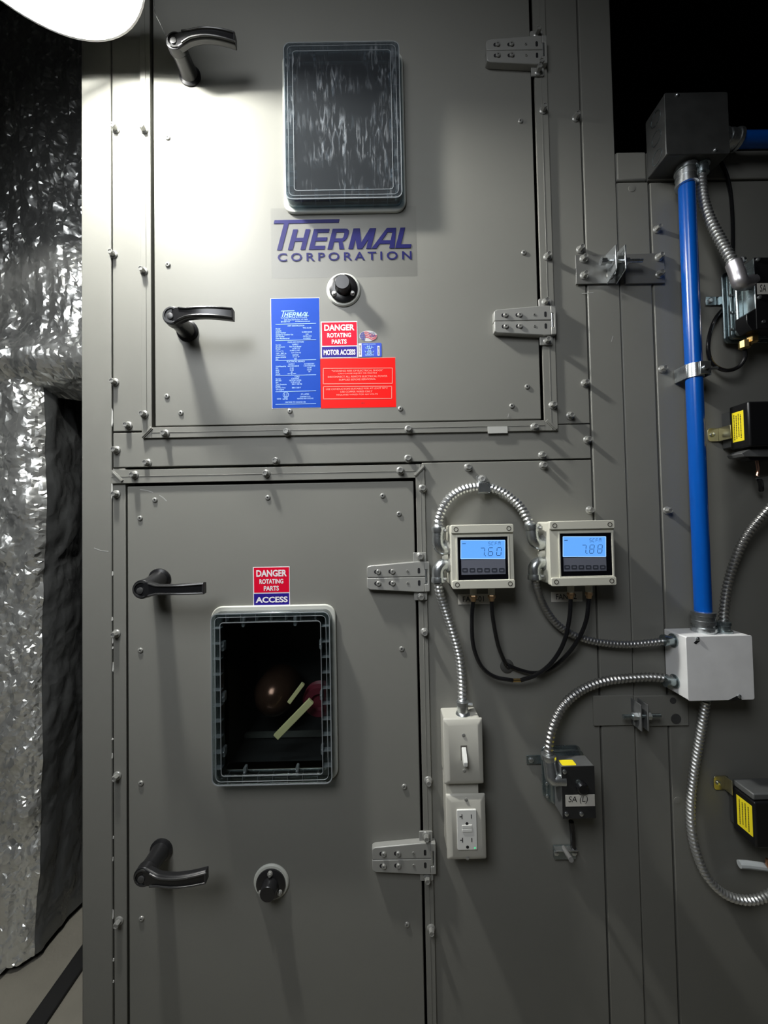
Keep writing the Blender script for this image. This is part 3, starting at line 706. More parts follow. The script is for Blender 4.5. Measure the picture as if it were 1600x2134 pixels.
# union sticker
us = sign('union_sticker', 'small blue sticker with crossed tools emblem and white side strips', 'sticker', (747, 715, 795, 744), mat('royal_print', (.01, .06, .55), .35), r=.002)
sheet(747, 715.5, 753.5, 743.5, HS, .0002).build('white_strip', WHITEP, us)
sheet(786.5, 721, 791, 741, HS, .0002).build('white_strip', WHITEP, us)
m = MB()
line(m, (763, 723), (776, 735), 1.7, HS); line(m, (776, 723), (763, 735), 1.7, HS); line(m, (762, 726), (767, 721), 2.6, HS); line(m, (773, 721), (778, 725), 1.2, HS)
line(m, (769.5, 720), (769.5, 734), 1.8, HS); line(m, (763, 734), (776, 734), 1.8, HS)
for a, b in (((760, 731), (763, 735)), ((763, 735), (769, 738)), ((769, 738), (776, 735)), ((776, 735), (779, 731))): line(m, a, b, 1.4, HS)
glyphs(m, 'UNITED WORKERS', (757, 716.5, 783, 718.6), HS, bold=.02); glyphs(m, 'UNION', (761, 737.5, 778, 741.5), HS, bold=.035)
m.build('printing', LTBLUE, us)
for bx_ in ((748.8, 719, 751.8, 740), (787.5, 723, 790, 739.5)):
    m = MB(); glyphs(m, '0012345', bx_, HS+.0002, vert=True, bold=.02); m.build('printed_number', INK, us)

# blank white strip of tape on the trim
tp = thing('tape_strip', 'short blank white tape strip on the trim below the upper door', 'tape', P(1036, 904, .005))
sheet(1016, 889, 1057, 903, .0045, .0012).build('strip', mat('tape_white', (.48, .48, .45), .5), tp)

# ---------------------------------------------------------------- neighbouring cabinet to the right
zQT = Z(1440, 314); zQR = Z(1440, 376)
q = thing('neighbouring_cabinet', 'lower grey cabinet section at the right carrying conduits and pressure switches', 'cabinet', (xPE, 0, 0))
XR = 1.75
MB().box(xPE+.004, XR-.01, .98, 1.0, 0, zQT-.015).box(xPE+.004, xPE+.01, .05, .98, 0, zQT-.015).box(XR-.016, XR-.01, .05, .98, 0, zQT-.015).build('casing', DARK, q)
MB().box(xPE+.0012, xQS-.0012, 0, .05, ZBOT, zQR-.0015).build('corner_post', PAINT, q, bevel=.002)
MB().box(xPE+.0012, X(1348, 345)-.0005, -.0005, .05, zQR+.0015, zQT).build('corner_block', PAINT, q, bevel=.004, seg=3)
MB().box(X(1348, 345)+.0005, XR, 0, .05, zQR+.0025, zQT-.001).build('top_rail', PAINT, q, bevel=.002)
MB().box(xQS+.0018, XR, .0, .026, ZBOT, zQR-.0025).build('front_panel', PAINT, q, bevel=.002)
MB().box(xPE+.0012, XR, .004, .05, 0, ZBOT-.002).build('base_rail', PAINT, q)
MB().box(xPE+.0012, XR, .05, 1.0, zQT-.012, zQT-.002).build('top_panel', PAINT, q)
bolts([(1368, 479), (1379, 770), (1389, 1064)], q)
MB().lathe(P(1316, 393), (0, -1, 0), [(0, .0066), (.0006, .0064), (.0008, .0045)], 16).build('screw_cap', PAINT, q)
MB().lathe(P(1411, 1668), (0, -1, 0), [(0, .0066), (.0006, .0064), (.0008, .0045)], 16).build('screw_cap', PAINT, q)

# joining bracket, upper
jb = thing('joining_bracket', 'upper bolted grey joining bracket with shiny zinc clamp between the two cabinets', 'bracket', P(1290, 590))
def plate_px(x0, y0, x1, y1, h0, h1, name, m, par, bev=.0006):
    xm, ym = (x0+x1)/2, (y0+y1)/2
    return MB().box(X(x0, ym, h1), X(x1, ym, h1), -h1, -h0, Z(xm, y1, h1), Z(xm, y0, h1)).build(name, m, par, bevel=bev)
plate_px(1200, 530, 1287, 591, 0.0012, .005, 'bracket_plate', PLATE, jb)
plate_px(1303, 528, 1385, 590, 0.0005, .005, 'bracket_plate', PLATE, jb)
bolts([(1215, 540), (1216, 575), (1271, 540), (1271, 575), (1372, 537), (1373, 573)], jb, .005)
# two upright tabs pressed together and a cross bolt
xc = X(1292, 560, .03)
for dx, hh in ((-.0085, .034), (.0085, .034)):
    z0, z1 = Z(1290, 588, .01), Z(1290, 526, .01)
    xx = xc+dx
    MB().add([(xx-.0012, 0-.003, z0), (xx+.0012, -.003, z0), (xx+.0012, -.003, z1), (xx-.0012, -.003, z1),
              (xx-.0012, -hh, z0+.010), (xx+.0012, -hh, z0+.010), (xx+.0012, -hh, z1-.002), (xx-.0012, -hh, z1-.002)],
             [(0, 1, 2, 3), (7, 6, 5, 4), (0, 4, 5, 1), (1, 5, 6, 2), (2, 6, 7, 3), (3, 7, 4, 0)]).build('clamp_tab', ZINC, jb, bevel=.0006)
zc_ = Z(1300, 544, .022)
MB().cyl((xc-.026, -.022, zc_), (xc+.046, -.022, zc_), .0036, n=12).build('clamp_bolt', ZINC, jb)
MB().cyl((xc-.030, -.022, zc_), (xc-.021, -.022, zc_), .0068, n=6).build('bolt_head', ZINC, jb)
MB().cyl((xc-.0115, -.022, zc_), (xc-.0097, -.022, zc_), .0105, n=20).build('washer', ZINC, jb)
MB().cyl((xc+.0097, -.022, zc_), (xc+.0112, -.022, zc_), .0105, n=20).build('washer', ZINC, jb)
MB().cyl((xc+.0112, -.022, zc_), (xc+.020, -.022, zc_), .0068, n=6).build('nut', ZINC, jb)
# joining bracket, lower
jl = thing('joining_bracket', 'lower dull grey joining bracket with clamp bolt left of the square box', 'bracket', P(1335, 1515))
plate_px(1237, 1450, 1320, 1512, 0.0012, .005, 'bracket_plate', PAINT, jl)
plate_px(1322, 1450, 1434, 1513, 0.0005, .005, 'bracket_plate', PAINT, jl)
xl_ = X(1342, 1490, .03); zl_ = Z(1342, 1492, .022)
for dx in (-.006, .006):
    MB().prism([(xl_+dx-.0012, zl_-.022), (xl_+dx+.0012, zl_-.022), (xl_+dx+.0012, zl_+.024), (xl_+dx-.0012, zl_+.024)], -.032, -.004).build('clamp_tab', GALV, jl, bevel=.0006)
MB().cyl((xl_-.032, -.022, zl_), (xl_+.034, -.022, zl_), .0036, n=12).build('clamp_bolt', ZDARK, jl)
MB().cyl((xl_-.016, -.022, zl_), (xl_-.0075, -.022, zl_), .0066, n=6).build('nut', ZINC, jl)
MB().cyl((xl_+.0075, -.022, zl_), (xl_+.016, -.022, zl_), .0066, n=6).build('nut', ZINC, jl)
MB().lathe(P(1408, 1498, .005), (0, -1, 0), [(0, .0092), (.001, .0090), (.0012, .0068)], 20).build('hole_plug', mat('plug_grey', (.05, .05, .05), .5), jl)
MB().lathe(P(1402, 1460, .005), (0, -1, 0), [(0, .0058), (.0008, .0056)], 16).build('hole_plug', MATS['plug_grey'], jl)

# ---------------------------------------------------------------- display controllers
def seg_digit(m, d, x, z, w_, h_, y, s):
    on = {'0': 'abcdef', '6': 'acdefg', '7': 'abc', '8': 'abcdefg', 'S': 'acdfg', 'C': 'adef', 'F': 'aefg', 'M': 'abcef'}[d]
    k = .12
    P_ = {'a': ((0, 1), (1, 1)), 'g': ((0, .5), (1, .5)), 'd': ((0, 0), (1, 0)), 'f': ((0, .5), (0, 1)), 'e': ((0, 0), (0, .5)), 'b': ((1, .5), (1, 1)), 'c': ((1, 0), (1, .5))}
    for c_ in on:
        (ax, az), (bx_, bz) = P_[c_]
        A = Vector((x+ax*w_+az*h_*k, 0, z+az*h_)); B = Vector((x+bx_*w_+bz*h_*k, 0, z+bz*h_)); dd = (B-A); L_ = dd.length; dd.normalize(); A += dd*L_*.10; B -= dd*L_*.10
        n = Vector((-dd.z, 0, dd.x))*s/2
        m.prism([((A-n).x, (A-n).z), ((B-n).x, (B-n).z), ((B+n).x, (B+n).z), ((A+n).x, (A+n).z)], y-.0002, y)
def controller(label, fb, blk, lcd, key, digits, ports):
    """fb: pixel box of the front face"""
    h = .058; hl = .044
    px0, py0, px1, py1 = fb; xm, ym = (px0+px1)/2, (py0+py1)/2
    x0, x1, z0, z1 = X(px0, ym, h), X(px1, ym, h), Z(xm, py1, h), Z(xm, py0, h)
    r = thing('flow_display', label, 'controller', (( x0+x1)/2, 0, z0), 'flow displays on the cabinet')
    MB().prism(rrect(x0+.001, x1-.001, z0+.001, z1-.001, .004), -hl, -.0005).build('housing', CREAM, r, bevel=.001)
    # lid with raised side bars and sunken centre
    bz = .0145
    ins = [(x0+.004, z0+bz), (x1-.004, z0+bz), (x1-.004, z1-bz), (x0+.004, z1-bz)]
    MB().prism(rrect(x0, x1, z0, z1, .004), -h+.0035, -hl).build('lid', CREAM, r, bevel=.0008)
    MB().prism(rrect(x0, x1, z1-bz, z1, .003), -h, -h+.0036).build('lid_bar', CREAM, r, bevel=.001)
    MB().prism(rrect(x0, x1, z0, z0+bz, .003), -h, -h+.0036).build('lid_bar', CREAM, r, bevel=.001)
    y = h-.0035
    bx0, by0, bx1, by1 = blk; bxm, bym = (bx0+bx1)/2, (by0+by1)/2
    X0, X1, Z0, Z1 = X(bx0, bym, y), X(bx1, bym, y), Z(bxm, by1, y), Z(bxm, by0, y)
    MB().ring([(X0-.003, Z0-.003), (X1+.003, Z0-.003), (X1+.003, Z1+.003), (X0-.003, Z1+.003)], [(X0, Z0), (X1, Z0), (X1, Z1), (X0, Z1)], -y-.0022, -y).build('window_rim', CREAM, r, bevel=.0008)
    sheet(bx0, by0, bx1, by1, y, .0006).build('bezel', GLASSB, r)
    sc = sheet(lcd[0], lcd[1], lcd[2], lcd[3], y+.0006, .0003).build('screen', LCD, r)
    e = MB(); yl = y+.0010
    for a, b in (((lcd[0], lcd[1]), (lcd[2], lcd[1])), ((lcd[0], lcd[3]), (lcd[2], lcd[3])), ((lcd[0], lcd[1]), (lcd[0], lcd[3])), ((lcd[2], lcd[1]), (lcd[2], lcd[3]))): line(e, a, b, 1.1, yl, .0001)
    e.build('screen_edge', LCDEDGE, sc)
    m = MB(); yy = -(yl+.0002)
    lw = lcd[2]-lcd[0]; ky = (lcd[3]-lcd[1])
    base = P(lcd[0], lcd[3], yl); u = 1/1225
    for i, d in enumerate(digits): seg_digit(m, d, base.x+(lw*.43+i*lw*.19-(0 if i else 0))*u, base.z+ky*.14*u, lw*.10*u, ky*.42*u, yy, .0009)
    mx_ = base.x+(lw*(.63+.225+.0225)+.6)*u
    m.box(mx_-.0003, mx_+.0003, yy-.0002, yy, base.z+ky*.79*u, base.z+ky*.87*u)
    m.box(base.x+(lw*.555)*u, base.x+(lw*.57)*u, yy-.0002, yy, base.z+ky*.12*u, base.z+ky*.16*u)
    for i, d in enumerate('SCFM'): seg_digit(m, d, base.x+(lw*.63+i*lw*.075)*u, base.z+ky*.71*u, lw*.045*u, ky*.17*u, yy, .0005)
    bb = base.x+(lw*.905)*u
    m.box(base.x+lw*.04*u, base.x+lw*.12*u, yy-.0002, yy, base.z+ky*.80*u, base.z+ky*.83*u)
    m.build('digits', mat('lcd_ink', (.01, .05, .16), .4), sc)
    kp = sheet(key[0], key[1], key[2], key[3], y+.0006, .0003).build('keypad', KEYPAD, r)
    kw = (key[2]-key[0])/6
    for i in range(6):
        cx = key[0]+kw*(i+.5); cy = key[3]-(key[3]-key[1])*.28
        p = P(cx, cy, y+.001); mm = MB().ring(rrect(p.x-.0048, p.x+.0048, p.z-.0036, p.z+.0036, .0015, 3), rrect(p.x-.0028, p.x+.0028, p.z-.0016, p.z+.0016, .0008, 3), -y-.0012, -y-.0009)
        mm.build('key', KEYDARK, kp)
    for fx, fz in ((0, 0), (1, 0), (0, 1), (1, 1)):
        sx_ = x0+.0085 if fx == 0 else x1-.0085; sz_ = z0+.0075 if fz == 0 else z1-.0075
        MB().lathe((sx_, -h, sz_), (0, -1, 0), [(-.001, .0041), (.0003, .0041), (.0004, .0030), (-.0008, .0026)], 14).build('lid_screw', mat('screw_dark', (.10, .09, .075), .35, .5), r)
    # hose ports below
    for (hx, hy) in ports:
        p = P(hx, hy, .030); top = z0+.004
        MB().lathe((p.x, -.030, top), (0, 0, -1), [(0, .0062), (.019, .0058), (.020, .0050)], 16).build('hose_port', CREAM2, r)
        MB().lathe((p.x, -.030, top-.019), (0, 0, -1), [(0, .0050), (.002, .0066), (.006, .0066), (.009, .0045), (.012, .0045)], 6).build('barb_fitting', mat('worn_brass', (.55, .36, .20), .35, .9), r)
    return r
controller('left flow display reading 7.60 on a blue screen in a cream box', (941, 1093, 1072, 1227), (954, 1119, 1058, 1208), (960, 1126, 1052, 1164.5), (961, 1166, 1053, 1197), '760', ((986, 1240), (1024, 1240)))
controller('right flow display reading 7.88 on a blue screen in a cream box', (1147, 1085, 1283, 1221), (1167, 1111, 1274, 1200), (1173, 1118.5, 1262, 1160), (1174, 1161.5, 1263, 1190), '788', ((1189, 1236), (1227, 1236)))
def fan_tag(label, box, txt):
    r = sign('fan_tag', label, 'label', box, PAPER, 0, .0006)
    m = MB(); x0, y0, x1, y1 = box; glyphs(m, txt, (x0+10, y0+4.5, x1-12, y1-5), .0006, bold=.01); m.build('lettering', mat('faded_ink', (.06, .06, .06), .6), r)
fan_tag('white FAN-01 label strip half hidden under the left display', (954, 1238, 1020, 1259), 'FAN-01')
fan_tag('white FAN-02 label strip half hidden under the right display', (1148, 1233, 1213, 1254), 'FAN-02')

# ---------------------------------------------------------------- armoured conduits
def flex(label, way, r=.0078, pitch=.0068, amp=.13, m=None, hmark=None):
    pts = smoothpath(px_path(way), pitch/5)
    o = MB().sweep(pts, lambda a, th: r*(1+amp*math.cos(2*math.pi*a/pitch+th)), 12)
    ob = o.build('armoured_conduit', m or ARMOR, origin=pts[0]); tag(ob, label, 'conduit', 'flexible armoured conduits')
    return ob
flex('armoured conduit arching over between the two flow displays', [(914, 1108, .030), (914, 1082, .030), (930, 1045, .026), (962, 1021, .018), (1003, 1014, .012), (1043, 1024, .014), (1079, 1051, .020), (1097, 1078, .028), (1108, 1102, .032)], r=.0077)
flex('armoured conduit dropping from the left display to the light switch', [(913, 1214, .030), (916, 1235, .027), (927, 1268, .020), (944, 1320, .016), (957, 1370, .016), (962, 1420, .018), (963, 1465, .024), (963, 1484, .026)], r=.0074)
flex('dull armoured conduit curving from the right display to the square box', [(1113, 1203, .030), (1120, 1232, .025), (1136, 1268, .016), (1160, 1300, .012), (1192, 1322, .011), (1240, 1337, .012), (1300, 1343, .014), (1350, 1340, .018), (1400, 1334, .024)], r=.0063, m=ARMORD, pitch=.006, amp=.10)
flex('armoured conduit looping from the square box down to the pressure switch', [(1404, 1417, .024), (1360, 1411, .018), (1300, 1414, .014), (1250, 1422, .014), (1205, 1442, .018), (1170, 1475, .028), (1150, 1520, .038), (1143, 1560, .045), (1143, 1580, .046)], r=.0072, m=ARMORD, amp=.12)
flex('armoured conduit from the upper dark box to the SA pressure switch', [(1460, 352, .030), (1461, 385, .030), (1466, 420, .032), (1480, 460, .036), (1502, 502, .042), (1520, 535, .048), (1529, 552, .050)], r=.0078, m=ARMOR)
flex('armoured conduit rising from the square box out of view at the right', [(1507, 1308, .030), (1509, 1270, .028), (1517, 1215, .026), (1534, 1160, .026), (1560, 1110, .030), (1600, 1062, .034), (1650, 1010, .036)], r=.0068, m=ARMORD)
flex('armoured conduit hanging below the square box in a wide bend', [(1470, 1462, .028), (1464, 1500, .024), (1454, 1560, .018), (1444, 1620, .014), (1439, 1680, .014), (1441, 1730, .016), (1452, 1780, .018), (1474, 1828, .020), (1510, 1863, .022), (1555, 1876, .024), (1600, 1866, .026), (1650, 1830, .028)], r=.0068, m=ARMOR)
# strap holding the arch
st = thing('conduit_strap', 'single-hole zinc strap holding the arched conduit above the displays', 'strap', P(1003, 1003))
p = P(1003, 1012, .002); z_ = p.z
MB().box(p.x-.0105, p.x+.0105, -.0215, -.0195, z_-.014, z_+.0035).box(p.x-.0105, p.x+.0105, -.0215, -.002, z_+.0035, z_+.0053).box(p.x-.0105, p.x+.0105, -.0195, -.006, z_-.0155, z_-.014).build('strap_band', ZINC, st, bevel=.0008)
MB().prism(rrect(p.x-.0100, p.x+.0100, z_+.004, z_+.020, .006), -.0025, -.0005).build('strap_ear', BOLT, st, bevel=.0005)
place('hex_bolt', HEXW, (p.x, -.0025, z_+.0115), st)

# angle connectors at the display boxes
def elbow(label, a, b, c_, r=.0105):
    """a: conduit mouth, b: bend, c: box entry (pixel,pixel,h)"""
    A, B, C_ = P(*a), P(*b), P(*c_)
    t = thing('conduit_elbow', label, 'fitting', C_, 'conduit elbows at the displays')
    MB().sweep(smoothpath([A, A.lerp(B, .55), B.lerp((A+C_)/2, .35), B.lerp(C_, .5), C_], .003), lambda s_, th: r, 16).build('elbow_body', ZINC, t)
    d = (A-B).normalized()
    MB().lathe(A-d*.003, d, [(0, r+.001), (.006, r+.0022), (.009, r+.0018), (.010, r-.001)], 18).build('clamp_ring', ZINC, t)
    d2_ = (C_-B).normalized()
    MB().lathe(C_-d2_*.006, d2_, [(0, r+.0005), (.002, r+.004), (.006, r+.004), (.007, r+.001)], 8).build('lock_nut', BOLT, t)
    s0 = A+Vector((.010, -.006, 0))
    MB().cyl(s0, s0+Vector((.004, -.004, 0)), .0028, n=10).build('clamp_screw', BOLT, t)
elbow('upper zinc elbow fitting on the left side of the left display', (913, 1106, .030), (912, 1148, .030), (934, 1141, .026))
elbow('lower zinc elbow fitting on the left side of the left display', (913, 1206, .030), (912, 1176, .030), (936, 1176, .026))
elbow('upper zinc elbow fitting on the left side of the right display', (1108, 1100, .032), (1112, 1138, .032), (1136, 1130, .026))
elbow('lower zinc elbow fitting on the left side of the right display', (1114, 1200, .030), (1112, 1172, .030), (1136, 1172, .026))
def plug(label, a, r=.008):
    c = P(*a); tag(MB().lathe(c, (-1, 0, 0), [(-.002, r), (.004, r), (.006, r*.8), (.008, r*.5)], 14).build('blanking_plug', CREAM, origin=c), label, 'plug', 'blanking plugs on the displays')
plug('round cream blanking plug between the left display elbows', (930, 1161, .026)); plug('round cream blanking plug between the right display elbows', (1131, 1154, .026))

# ---------------------------------------------------------------- black sensing tubes
def tube(name, label, cat, way, r, m, group=None):
    pts = smoothpath(px_path(way), .004)
    return tag(MB().sweep(pts, lambda a, th: r, 10).build(name, m, origin=pts[0]), label, cat, group)
G_ = 'black sensing tubes'
tube('sensing_tube', 'black tube from the left port of the left display', 'tube', [(986, 1250, .030), (983, 1290, .028), (986, 1345, .024), (1003, 1388, .022), (1030, 1410, .020), (1068, 1418, .018)], .0036, RUBBER, G_)
tube('sensing_tube', 'black tube from the right port of the left display into the panel hole', 'tube', [(1024, 1250, .030), (1027, 1290, .026), (1038, 1345, .018), (1052, 1380, .008), (1061, 1396, -.002)], .0036, RUBBER, G_)
tube('sensing_tube', 'black tube from the right port of the right display swinging behind the other', 'tube', [(1227, 1245, .030), (1222, 1290, .028), (1206, 1330, .022), (1178, 1368, .016), (1142, 1396, .010), (1105, 1402, .006), (1062, 1388, .004), (1052, 1378, -.002)], .0036, RUBBER, G_)
tube('sensing_tube', 'black tube from the left port of the right display to the brass joiner', 'tube', [(1189, 1245, .030), (1186, 1290, .030), (1174, 1340, .028), (1150, 1380, .026), (1118, 1406, .022), (1084, 1418, .018)], .0036, RUBBER, G_)
tee = thing('tube_joiner', 'small brass tube joiner at the lowest point of the black tubes', 'fitting', P(1076, 1419, .018))
MB().cyl(P(1067, 1418, .018), P(1086, 1417.5, .018), .0032, n=12).build('barrel', BRASS, tee)
tg = thing('tube_grommet', 'round rubber grommet where black tubes enter the panel', 'grommet', P(1056, 1388))
MB().lathe(P(1056, 1388), (0, -1, 0), [(0, .0125), (.002, .012), (.0035, .009)], 20).build('ring', mat('grommet', (.06, .06, .055), .6), tg)
tube('sensing_tube', 'thin black tube running down right of the upper dark box', 'tube', [(1502, 338, .006), (1514, 365, .006), (1522, 400, .005), (1526, 450, .005), (1527, 500, .006), (1526, 545, .010)], .0030, RUBBER, G_)
tube('sensing_tube', 'black tube looping under the SA pressure switch from its brass elbow', 'tube', [(1551, 727, .034), (1552, 745, .030), (1538, 765, .024), (1512, 772, .018), (1487, 760, .012), (1476, 735, .010), (1478, 700, .010), (1490, 665, .008), (1510, 640, .004)], .0034, RUBBER, G_)

# ---------------------------------------------------------------- light switch and outlet
def surface_box(par, fb, h, m=IVORY):
    px0, py0, px1, py1 = fb; xm, ym = (px0+px1)/2, (py0+py1)/2
    x0, x1, z0, z1 = X(px0, ym, h), X(px1, ym, h), Z(xm, py1, h), Z(xm, py0, h)
    return x0, x1, z0, z1
def dished_plate(x0, x1, z0, z1, h, t=.0085, s=.0085):
    """wall plate with sloping margins"""
    a = [(x0, z0), (x1, z0), (x1, z1), (x0, z1)]; b = [(x0+s, z0+s), (x1-s, z0+s), (x1-s, z1-s), (x0+s, z1-s)]
    v = [(x, -h+t, z) for x, z in a]+[(x, -h+t*.55, z) for x, z in a]+[(x, -h, z) for x, z in b]
    f = [(3, 2, 1, 0), (8, 9, 10, 11)]
    for k in (0, 4): f += [(k+i, k+(i+1) % 4, k+4+(i+1) % 4, k+4+i) for i in range(4)]
    return MB().add(v, f)
h = .047
x0, x1, z0, z1 = surface_box(None, (925, 1500, 1008, 1638), h)
sw = thing('light_switch', 'ivory toggle light switch in a surface box with conduit on top', 'switch', ((x0+x1)/2, 0, z0))
MB().prism(rrect(x0+.002, x1-.003, z0+.006, z1-.001, .003), -h+.005, 0).build('switch_box', IVORY, sw, bevel=.001)
dished_plate(x0, x1, z0, z1, h).build('cover_plate', IVORY, sw, bevel=.002, seg=3)
cx, cz = (x0+x1)/2, (z0+z1)/2
MB().box(cx-.0055, cx+.0055, -h-.0004, -h+.001, cz-.0125, cz+.0125).build('toggle_slot', mat('slot_shade', (.16, .15, .13), .6), sw)
tg_ = MB(); tg_.add([(cx-.004, -h-.0004, cz-.010), (cx+.004, -h-.0004, cz-.010), (cx+.004, -h-.0004, cz+.010), (cx-.004, -h-.0004, cz+.010),
                  (cx-.0034, -h-.0135, cz-.0155), (cx+.0034, -h-.0135, cz-.0155), (cx+.0034, -h-.0145, cz-.0080), (cx-.0034, -h-.0145, cz-.0080)],
                 [(3, 2, 1, 0), (4, 5, 6, 7), (0, 1, 5, 4), (1, 2, 6, 5), (2, 3, 7, 6), (3, 0, 4, 7)]).build('toggle', WHITE, sw, bevel=.0008)
for dz in (-.030, .030): MB().lathe((cx, -h, cz+dz), (0, -1, 0), [(-.0005, .0031), (.0008, .0028), (.0011, .0015)], 12).box(cx-.0025, cx+.0025, -h-.0013, -h-.0010, cz+dz-.0003, cz+dz+.0003).build('plate_screw', BOLT, sw)
cn = P(964, 1488, .026)
MB().lathe((cn.x, cn.y, z1-.004), (0, 0, 1), [(0, .0115), (.004, .0125), (.007, .0110), (.008, .0095), (.018, .0095), (.019, .0108), (.026, .0108), (.027, .008)], 18).build('box_connector', ZINC, sw)
MB().cyl((cn.x+.008, cn.y-.004, z1+.019), (cn.x+.0165, cn.y-.006, z1+.019), .0026, n=8).build('connector_screw', ZINC, sw)
h2 = .044
x0, x1, z0, z1 = surface_box(None, (931, 1659, 1014, 1796), h2)
go = thing('power_outlet', 'ivory ground-fault outlet with green light below the toggle switch', 'outlet', ((x0+x1)/2, 0, z0))
MB().prism(rrect(x0+.001, x1-.010, z0+.008, z1+.020, .003), -h2+.010, 0).build('outlet_box', IVORY, go, bevel=.001)
dished_plate(x0, x1, z0, z1, h2).build('cover_plate', IVORY, go, bevel=.002, seg=3)
cx, cz = (x0+x1)/2, (z0+z1)/2
MB().prism(rrect(cx-.0168, cx+.0168, cz-.0335, cz+.0335, .002), -h2-.0026, -h2+.001).build('receptacle', WHITE, go, bevel=.0008)
yy = -h2-.0026
dk = MB()
for sz_ in (.0225, -.0165):
    dk.box(cx-.0090, cx-.0076, yy-.0002, yy+.001, cz+sz_-.004, cz+sz_+.004).box(cx-.0125, cx-.0085, yy-.0002, yy+.001, cz+sz_-.0007, cz+sz_+.0007)
    dk.box(cx+.0068, cx+.0082, yy-.0002, yy+.001, cz+sz_-.0034, cz+sz_+.0034)
    dk.lathe((cx, yy+.001, cz+sz_-.0118), (0, -1, 0), [(0, .0026), (.0012, .0026)], 14)
dk.build('sockets', INK, go)
for dz in (.0032, -.0032): MB().box(cx-.0085, cx+.0085, yy-.0010, yy+.0005, cz+.003+dz-.0026, cz+.003+dz+.0026).build('test_button', WHITE, go, bevel=.0005)
MB().lathe((cx+.0125, yy+.0005, cz-.0300), (0, -1, 0), [(0, .0015), (.0008, .0013)], 10).build('indicator_light', GREEN, go)
for dz in (-.049, .049): MB().lathe((cx, -h2, cz+dz), (0, -1, 0), [(-.0005, .0031), (.0008, .0028), (.0011, .0015)], 12).box(cx-.0025, cx+.0025, -h2-.0013, -h2-.0010, cz+dz-.0003, cz+dz+.0003).build('plate_screw', BOLT, go)

# ---------------------------------------------------------------- junction boxes and blue conduit
def jbox(label, fb, h, side, cover, knock, scr):
    px0, py0, px1, py1 = fb; xm, ym = (px0+px1)/2, (py0+py1)/2
    x0, x1, z0, z1 = X(px0, ym, h), X(px1, ym, h), Z(xm, py1, h), Z(xm, py0, h)
    r = thing('junction_box', label, 'box', ((x0+x1)/2, 0, z0))
    MB().box(x0+.001, x1-.001, -h+.0016, -.0008, z0+.001, z1-.001).build('box_body', side, r, bevel=.0016)
    MB().prism(rrect(x0, x1, z0, z1, .004), -h, -h+.0018).build('cover', cover, r, bevel=.0008)
    if knock:
        for (yy_, zz, rr) in knock:
            c = Vector((x0+.001, -yy_, z0+(z1-z0)*zz)); n = 24; a = [(math.cos(i*2*math.pi/n), math.sin(i*2*math.pi/n)) for i in range(n)]
            v = [(c.x-.0007, c.y+rr*u, c.z+rr*v_) for u, v_ in a]+[(c.x-.0007, c.y+(rr-.0014)*u, c.z+(rr-.0014)*v_) for u, v_ in a]+[(c.x+.0005, c.y+rr*u, c.z+rr*v_) for u, v_ in a]+[(c.x+.0005, c.y+(rr-.0014)*u, c.z+(rr-.0014)*v_) for u, v_ in a]
            f = []
            for i in range(n):
                j = (i+1) % n; f += [(i, j, n+j, n+i), (i, 2*n+i, 2*n+j, j), (n+i, n+j, 3*n+j, 3*n+i)]
            MB().add(v, f).build('knockout', ZDARK, r)
    for (sx_, sy_) in scr:
        c = P(sx_, sy_, h); MB().lathe(c, (0, -1, 0), [(-.0005, .0036), (.0012, .0034), (.0024, .0018)], 12).build('cover_screw', ZINC, r)
    return r, (x0, x1, z0, z1)
bx1, b1 = jbox('dark galvanised junction box at the top of the blue conduit', (1386, 192, 1519, 321), .052, GALVD, GALVD, ((.028, .80, .0125), (.028, .48, .0125), (.028, .16, .0125)), ((1411, 198), (1490, 313)))
bx2, b2 = jbox('pale square junction box with bright cover at the foot of the blue conduit', (1431, 1325, 1570, 1460), .054, ALU, ALU, None, ((1453, 1331), (1540, 1451)))
MB().prism([(b2[0]+.013, b2[3]-.011), (b2[0]+.017, b2[3]-.0135), (b2[0]+.024, b2[3]-.008), (b2[0]+.021, b2[3]-.004)], -.0543, -.0535).build('keyhole', INK, bx2)
MB().prism([(b2[1]-.045, b2[2]+.0005), (b2[1]-.030, b2[2]+.0075), (b2[1]-.022, b2[2]+.0015), (b2[1]-.024, b2[2]+.0005)], -.0543, -.0535).build('keyhole', INK, bx2)
# blue conduit: vertical run
ztop = b1[2]; zbot = b2[3]
pxm = P(1446, 830, .026); xb = (P(1428, 400, .026).x+P(1465, 1270, .026).x)/2
tp0, tp1 = P(1429, 352, .026), P(1466, 1305, .026)
bc = thing('conduit_pipe', 'bright blue vertical conduit pipe between the two junction boxes', 'pipe', (xb, -.026, zbot))
t0 = Vector((tp0.x, -.026, ztop-.028)); t1 = Vector((tp1.x, -.026, zbot+.016))
MB().cyl(t1, t0, .0132, n=32).build('pipe', BLUEPIPE, bc)
def connector(par, base, d, m=ZINC, s=1.0):
    MB().lathe(base, d, [(-.002, .0165*s), (.003, .0165*s), (.0035, .0185*s), (.009, .0185*s), (.0095, .0155*s), (.014, .0155*s), (.0145, .0172*s), (.021, .0172*s), (.0215, .0162*s), (.029, .0162*s), (.030, .0178*s), (.036, .0178*s), (.037, .0135*s)], 24).build('pipe_connector', m, par)
connector(bc, Vector((tp0.x, -.026, ztop+.001)), (0, 0, -1))
connector(bc, Vector((tp1.x, -.026, zbot-.001)), (0, 0, 1), s=1.05)
